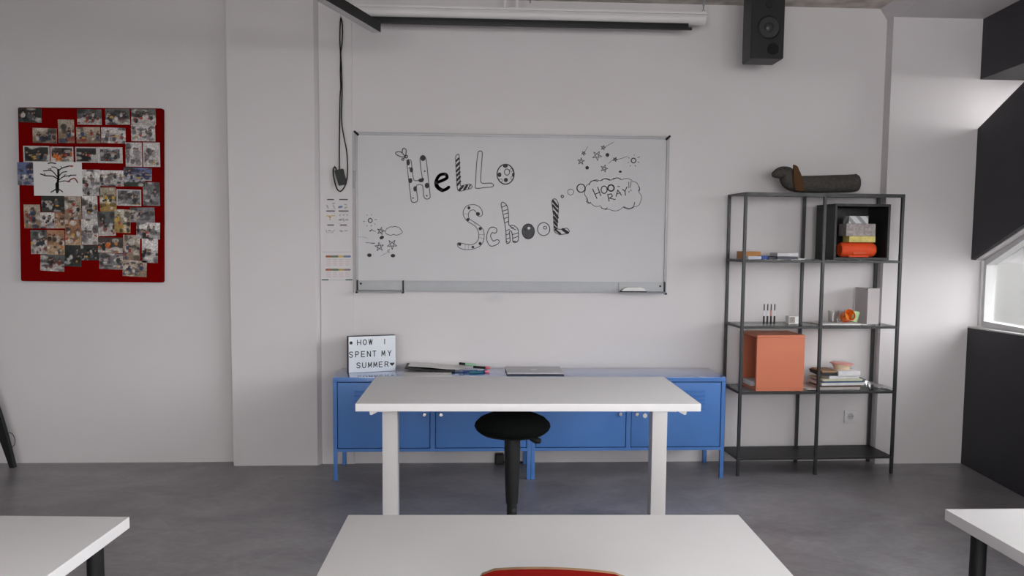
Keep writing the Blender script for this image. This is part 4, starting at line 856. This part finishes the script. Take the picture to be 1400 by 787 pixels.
# upper left shelf
z3 = LV[3]; YS = 0.09
sbox('card_box', 1015, 1040.5, 343.5, YS, 0.10, z3, flat('tan_card', (170, 115, 55)), 'small tan box at the left end of the upper left shelf', 'box')
sbox('booklet', 1023, 1041, 350, 0.04, 0.045, z3, flat('pale_blue_card', (190, 192, 205)), 'thin pale booklet in front of the tan box', 'booklet')
sbox('card_box', 1039.5, 1050, 349.5, 0.045, 0.06, z3, flat('blue_card', (45, 75, 150)), 'small blue box beside the pale booklet on the upper left shelf', 'box')
sbox('booklet', 1051, 1066, 351, 0.05, 0.10, z3, flat('dark_card', (60, 60, 75)), 'flat dark booklet right of the small blue box', 'booklet')
sbox('booklet', 1063, 1091, 350.5, 0.03, 0.16, z3, flat('slate_card', (70, 70, 85)), 'dark grey booklet under the flat white carton', 'booklet')
zz = on_shelf(1063, 350.5, 0.03).z
sbox('carton', 1063, 1092, 345.5, 0.06, 0.12, zz+0.0006, flat('white_card', (200, 198, 202)), 'flat white carton on the upper left shelf', 'carton')
sbox('paper_sheet', 1091.5, 1101, 352, 0.02, 0.08, z3, M_paper, 'little white paper at the front right of the upper left shelf', 'paper', h=0.006)
# middle shelf
z2 = LV[2]; YS = 0.12
for k, px in enumerate((1045.0, 1049.8, 1054.6, 1059.4)):
    a = on_shelf(px, 415.5, YS); top = a.z
    t = thing('whiteboard_marker', ['dark slim marker standing at the left end of a row of four', 'dark slim marker, second from left in the row of four', 'dark slim marker with reddish band, third in the row of four', 'dark slim marker, rightmost of the row of four'][k], 'marker', sl(a.x, YS, z2), SR, 'slim markers standing on the middle shelf')
    for nm, r_, z0_, z1_, m_ in [('cap', 0.0060, z2, z2+0.050, M_black), ('barrel', 0.0050, z2+0.050, z2+0.085, M_lil if k != 2 else flat('reddish_band', (190, 130, 120))), ('barrel', 0.0042, z2+0.085, top, M_shelfm)]:
        q = new(); tube(q, [(a.x, YS, z0_), (a.x, YS, z1_)], r_, 8); q.transform(MS); part(nm, q, m_, t)
a, b_ = on_shelf(1078.6, 432, YS), on_shelf(1092, 432, YS)
fg = thing('desk_figure', 'small white and grey block with a printed grey face panel on the middle shelf', 'figure', sl((a.x+b_.x)/2, YS, z2), SR)
q = new(); box(q, a.x, b_.x, YS, YS+0.05, z2, a.z, 0.002); q.transform(MS); part('block', q, M_paper, fg)
q = new(); box(q, a.x+0.004, a.x+0.040, YS-0.0015, YS, z2+0.006, a.z-0.006); q.transform(MS); part('face_panel', q, flat('grey_print', (150, 142, 138)), fg)
q = new()
for u, v in ((0.016, 0.038), (0.028, 0.038), (0.022, 0.025)): box(q, a.x+u-0.003, a.x+u+0.003, YS-0.0025, YS-0.0015, z2+v-0.002, z2+v+0.002)
q.transform(MS); part('face_marks', q, M_ink, fg)
a, b_ = on_shelf(1137, 425, YS), on_shelf(1151, 425, YS); c_ = ((a.x+b_.x)/2, YS+0.04)
slab_ = sbox('paper_sheet', 1125, 1178, 440, 0.05, 0.18, z2, M_paper, 'flat white papers lying under the mug and glass on the middle shelf', 'paper', h=0.006)
z2p = z2+0.0065
q = new(); lathe(q, [(0.001, z2p+0.004), (0.030, z2p+0.004), (0.034, a.z), (0.036, a.z), (0.033, z2p), (0.001, z2p)], (c_[0], c_[1], 0), 24); q.transform(MS)
single('drinking_glass', q, glass('clear_glass', (0.985, 0.985, 0.985), 0.02), 'clear drinking glass left of the orange and green mug', 'glass')
a, b_ = on_shelf(1155, 424, YS), on_shelf(1173, 441, YS)
mg = thing('mug', 'orange mug with green side, tilted on the papers of the middle shelf', 'mug', sl((a.x+b_.x)/2, YS+0.03, z2p), SR)
Mt = Matrix.Translation(((a.x+b_.x)/2-0.012, YS+0.03, z2p+0.040)) @ Matrix.Rotation(R(68), 4, 'X') @ Matrix.Rotation(R(12), 4, 'Y')
q = new(); lathe(q, [(0.001, -0.030), (0.034, -0.030), (0.039, 0.030), (0.036, 0.030), (0.032, -0.025), (0.001, -0.025)], (0, 0, 0), 24); q.transform(MS @ Mt); part('body', q, flat('orange_glaze', (225, 105, 35), 0.3, noise=0.5, scale=50), mg)
q = new(); lathe(q, [(0.0005, -0.0255), (0.0310, -0.0245)], (0, 0, 0), 20); q.transform(MS @ Mt); part('motif', q, flat('yellow_glaze', (230, 170, 60), 0.3), mg)
q = new(); box(q, (a.x+b_.x)/2+0.018, b_.x+0.012, YS+0.02, YS+0.045, z2p+0.004, z2p+0.075, 0.006); c2 = Vector(((a.x+b_.x)/2+0.03, YS, z2p+0.03)); q.transform(Matrix.Translation(c2) @ Matrix.Rotation(R(14), 4, 'Y') @ Matrix.Translation(-c2)); q.transform(MS); part('handle', q, flat('green_glaze', (175, 205, 150), 0.3), mg)
mf = thing('magazine_file', 'tall white cardboard magazine file at the right of the middle shelf', 'magazine file', sl(on_shelf(1198, 443, 0.10).x, 0.10, z2), SR)
a, b_ = on_shelf(1187, 394, 0.10), on_shelf(1203, 394, 0.10)
q = new(); box(q, a.x, b_.x, 0.10, 0.104, z2, a.z); box(q, a.x, a.x+0.003, 0.104, 0.26, z2, a.z); box(q, b_.x-0.003, b_.x, 0.104, 0.26, z2, a.z-0.004); box(q, a.x+0.003, b_.x-0.003, 0.256, 0.26, z2, a.z); box(q, a.x+0.003, b_.x-0.003, 0.104, 0.256, z2, z2+0.003); q.transform(MS); part('case', q, flat('grey_white_card', (190, 184, 186)), mf)
q = new(); box(q, a.x+0.006, b_.x-0.006, 0.11, 0.25, z2+0.0032, a.z-0.02); q.transform(MS); part('contents', q, M_paper, mf)
sbox('paper_sheet', 1179, 1186.3, 441, 0.04, 0.20, z2, M_paper, 'white sheet lying beside the tall magazine file', 'paper', h=0.004)
# lower shelf: terracotta cube, stack
z1_ = LV[1]
a, b_ = on_shelf(1035.5, 458, 0.004), on_shelf(1101, 458, 0.004)
cube_thing('storage_cube', a.x, b_.x, 0.004, 0.004+0.275, z1_, a.z, 0.016, M_orange, 'terracotta storage cube open to the left on the lower left shelf', 'left')
q = new(); box(q, a.x+0.004, a.x+0.12, 0.10, 0.24, z1_+0.0165, z1_+0.0465, 0.004); q.transform(MS); single('paper_stack', q, M_paper, 'white papers lying inside the terracotta cube', 'paper')
# book and paper pile, bottom to top
specs = [ # px0, px1, height, depth, y, colour, label, category, rot
 (1121, 1176, .016, .20, .04, (165, 160, 158), 'grey folder at the very bottom of the pile on the lower right shelf', 'folder', .00),
 (1124, 1178, .012, .19, .05, (95, 70, 60), 'brown covered book second from the bottom of the pile', 'book', -.06),
 (1122, 1182, .016, .20, .03, (200, 200, 202), 'wide stack of white paper low in the pile', 'paper stack', .05),
 (1126, 1180, .010, .18, .04, (60, 90, 125), 'thin dark blue magazine in the lower half of the pile', 'magazine', .04),
 (1124, 1179, .012, .19, .03, (190, 190, 165), 'pale yellowish booklet in the middle of the pile', 'booklet', .02),
 (1132, 1174, .018, .18, .05, (205, 205, 210), 'thick white book in the middle of the pile', 'book', .06),
 (1122, 1148, .010, .17, .05, (35, 35, 45), 'thin black notebook sticking out at the left of the pile', 'notebook', -.08),
 (1146, 1176, .0305, .17, .04, (212, 212, 216), 'thick white book at the top right of the pile under the food box', 'book', .0),
 (1123, 1144, .010, .18, .05, (40, 38, 40), 'black book near the top at the left of the pile', 'book', .00),
 (1124, 1145, .010, .16, .05, (150, 118, 85), 'brown book at the top left of the pile', 'book', .0)]
zs = z1_
for k, (p0, p1, h_, d_, y_, c_, lab, cat, rt_) in enumerate(specs):
    if k == 7: zs = zs-0.010                               # lies beside the short black notebook
    sbox(cat.replace(' ', '_'), p0, p1, 520, y_, d_, zs, flat('cover_%d' % k, c_, noise=0.08, scale=20), lab, cat, 'books and papers piled on the lower right shelf', h=h_, bev=0.001, rot=rt_)
    zs += (h_+0.0004) if k != 7 else 0.0104
fa, fb = on_shelf(1135, 490, .13), on_shelf(1167, 490, .13); fc = (fa.x+fb.x)/2
fb_ = thing('food_box', 'clear food bowl with pink lid on top of the book pile', 'food container', sl(fc, .13, zs), SR)
q = new(); lathe(q, [(0.001, zs), (0.045, zs), (0.060, zs+0.034), (0.058, zs+0.034), (0.043, zs+0.003), (0.001, zs+0.003)], (fc, .13, 0), 28); q.transform(MS); part('bowl', q, flat('milky_plastic', (215, 195, 165), 0.3), fb_)
q = new(); lathe(q, [(0.001, zs+0.043), (0.062, zs+0.042), (0.074, zs+0.038), (0.074, zs+0.034), (0.001, zs+0.034)], (fc, .13, 0), 28); cc = Vector((fc, .13, zs+0.036)); q.transform(Matrix.Translation(cc) @ Matrix.Rotation(R(3), 4, 'Y') @ Matrix.Translation(-cc)); q.transform(MS); part('lid', q, flat('pink_lid', (225, 150, 145), 0.35), fb_)
# crumpled clear sleeve right of the pile
rnd = random.Random(5); q = new(); a, b_ = on_shelf(1177, 520, .1), on_shelf(1217, 520, .1); G = {}
for i in range(15):
    for j in range(11):
        u, v = i/14, j/10; hgt = max(0, (0.062*(1-u)**1.4)*math.sin(math.pi*min(1, v*1.1+.05))+rnd.uniform(0, 0.012)*(1-u*.6))
        G[i, j] = q.verts.new((a.x+(b_.x-a.x)*u+rnd.uniform(-.004, .004), 0.03+0.2*v+rnd.uniform(-.004, .004), z1_+0.001+hgt))
for i in range(14):
    for j in range(10): q.faces.new((G[i, j], G[i+1, j], G[i+1, j+1], G[i, j+1]))
bmesh.ops.solidify(q, geom=q.faces[:], thickness=0.0008); q.transform(MS)
M_film = glass('crinkled_film', (0.90, 0.91, 0.92), 0.9); M_film.node_tree.nodes['Glossy BSDF'].inputs['Roughness'].default_value = 0.25
single('plastic_sleeve', q, M_film, 'crumpled clear plastic sleeve at the right of the book pile', 'plastic sleeve', smooth=False)
sbox('paper_sheet', 1103, 1120, 533, 0.05, 0.2, z1_, M_paper, 'white papers lying between the terracotta cube and the middle post', 'paper', h=0.004, bev=0.0005)

# felt dog on top of the shelf
ZTp = 1.757; YD = 0.12
a = on_shelf(1064, 240, YD); L_ = lambda px, py: on_shelf(px, py, YD)
dg = thing('felt_dog', 'grey brown felt sausage dog with brown ear lying on top of the shelf unit', 'soft toy', sl(on_shelf(1122, 262, YD).x, YD, ZTp), SR)
zb0 = ZTp
sk = [(L_(1173.5, 250), .046), (L_(1171, 250), .054), (L_(1160, 251), .055), (L_(1140, 251), .053), (L_(1115, 252), .053), (L_(1092, 252), .052), (L_(1078, 250), .050), (L_(1075, 242), .045), (L_(1076.5, 235), .049), (L_(1068, 235), .040), (L_(1060, 238), .025), (L_(1055, 240), .013)]
me = bpy.data.meshes.new('body'); pts = []
for p, r_ in sk:
    z = max(p.z, zb0+r_*0.94) if p.x > L_(1076, 245).x else p.z
    pts.append(tuple((MW[dg].inverted() @ MS) @ Vector((p.x, YD, z))))
me.from_pydata(pts, [(i, i+1) for i in range(len(pts)-1)], []); me.materials.append(M_dogfelt)
body = bpy.data.objects.new('body', me); C.objects.link(body); body.parent = dg; MW[body] = MW[dg]
md = body.modifiers.new('skin', 'SKIN'); md.use_smooth_shade = True
for i, (p, r_) in enumerate(sk): me.skin_vertices[0].data[i].radius = (r_*1.12, r_*1.12)
me.skin_vertices[0].data[0].use_root = True
body.modifiers.new('subsurf', 'SUBSURF').levels = 2; body.modifiers['subsurf'].render_levels = 2
ep = [L_(1081, 225), L_(1085, 228), L_(1089, 238), L_(1094, 252), L_(1095, 261), L_(1086, 262), L_(1081.5, 260), L_(1079, 248), L_(1079.5, 234)]
q = new(); prism(q, [(p.x, YD-0.064+0.022*(1 if i < 1 else 0), p.z) for i, p in enumerate(ep)], (0, 0.014, 0)); bmesh.ops.bevel(q, geom=q.edges[:], offset=0.004, segments=2, affect='EDGES'); q.transform(MS); part('ear', q, M_ear, dg)
q = new(); p = L_(1070, 231); bmesh.ops.create_uvsphere(q, u_segments=10, v_segments=8, radius=0.006); q.transform(MS @ Matrix.Translation((p.x, YD-0.034, p.z))); part('eye', q, M_black, dg)
q = new(); p = L_(1171, 238); tube(q, [(p.x-0.014, YD, p.z-0.022), (p.x, YD, p.z-0.002)], [0.022, 0.008], 10); q.transform(MS); part('tail', q, M_dogfelt, dg)

# ------------------------------------------------------------------ wall socket, stand at the left
so = thing('wall_socket', 'white square wall socket behind the shelf unit', 'wall socket', (2.443, 0, 0.26))
bm = new(); box(bm, 2.402, 2.484, -0.011, -0.0005, 0.26, 0.342, 0.003); part('plate', bm, mat('socket_plastic', (0.66, 0.65, 0.66), 0.35, noise=0.01), so)
bm = new(); lathe(bm, [(0.021, -0.0125), (0.022, -0.011), (0.022, -0.0105)], (2.443, 0, 0.301), 24, 1); part('socket_well', bm, mat('socket_well', (0.45, 0.44, 0.45), 0.5), so)
bm = new()
for d in (-0.009, 0.009): lathe(bm, [(0.003, -0.0132), (0.003, -0.0124)], (2.443+d, 0, 0.301), 8, 1)
part('socket_hole', bm, M_black, so)

sd = thing('floor_stand', 'black splayed-leg stand at the left picture edge with a thin wire loop', 'stand', (-3.17, -0.05, 0))
def leg(x0, x1, y0, y1):
    b = new(); n = 12; ring = []
    for i in range(n+1):
        t = i/n; x = x0+(x1-x0)*(t**0.55); z = 0.62*(1-t); y = y0+(y1-y0)*t; hw = 0.048-0.034*t
        ring.append([b.verts.new(v) for v in ((x-hw*1.35, y-0.018, z), (x+hw*0.6, y-0.018, z), (x+hw*0.6, y+0.018, z), (x-hw*1.35, y+0.018, z))])
    for A, B_ in zip(ring, ring[1:]):
        for k in range(4): b.faces.new((A[k], A[(k+1) % 4], B_[(k+1) % 4], B_[k]))
    b.faces.new(ring[0]); b.faces.new(ring[-1]); return b
part('leg', leg(-3.20, -2.968, -0.06, -0.05), M_black, sd)
part('leg', leg(-3.20, -3.42, -0.06, -0.10), M_black, sd)
part('leg', leg(-3.20, -3.21, -0.08, -0.38), M_black, sd)
bm = new(); lathe(bm, [(0.14, 0.615), (0.15, 0.625), (0.14, 0.640)], (-3.20, -0.12, 0), 28); part('top_plate', bm, M_black, sd)
bm = new(); tube(bm, Q(smoothline([(12, 591), (17, 593), (20.3, 600), (20, 607), (16.5, 611)]), -0.05), 0.0022, 6); part('wire_loop', bm, M_black, sd)
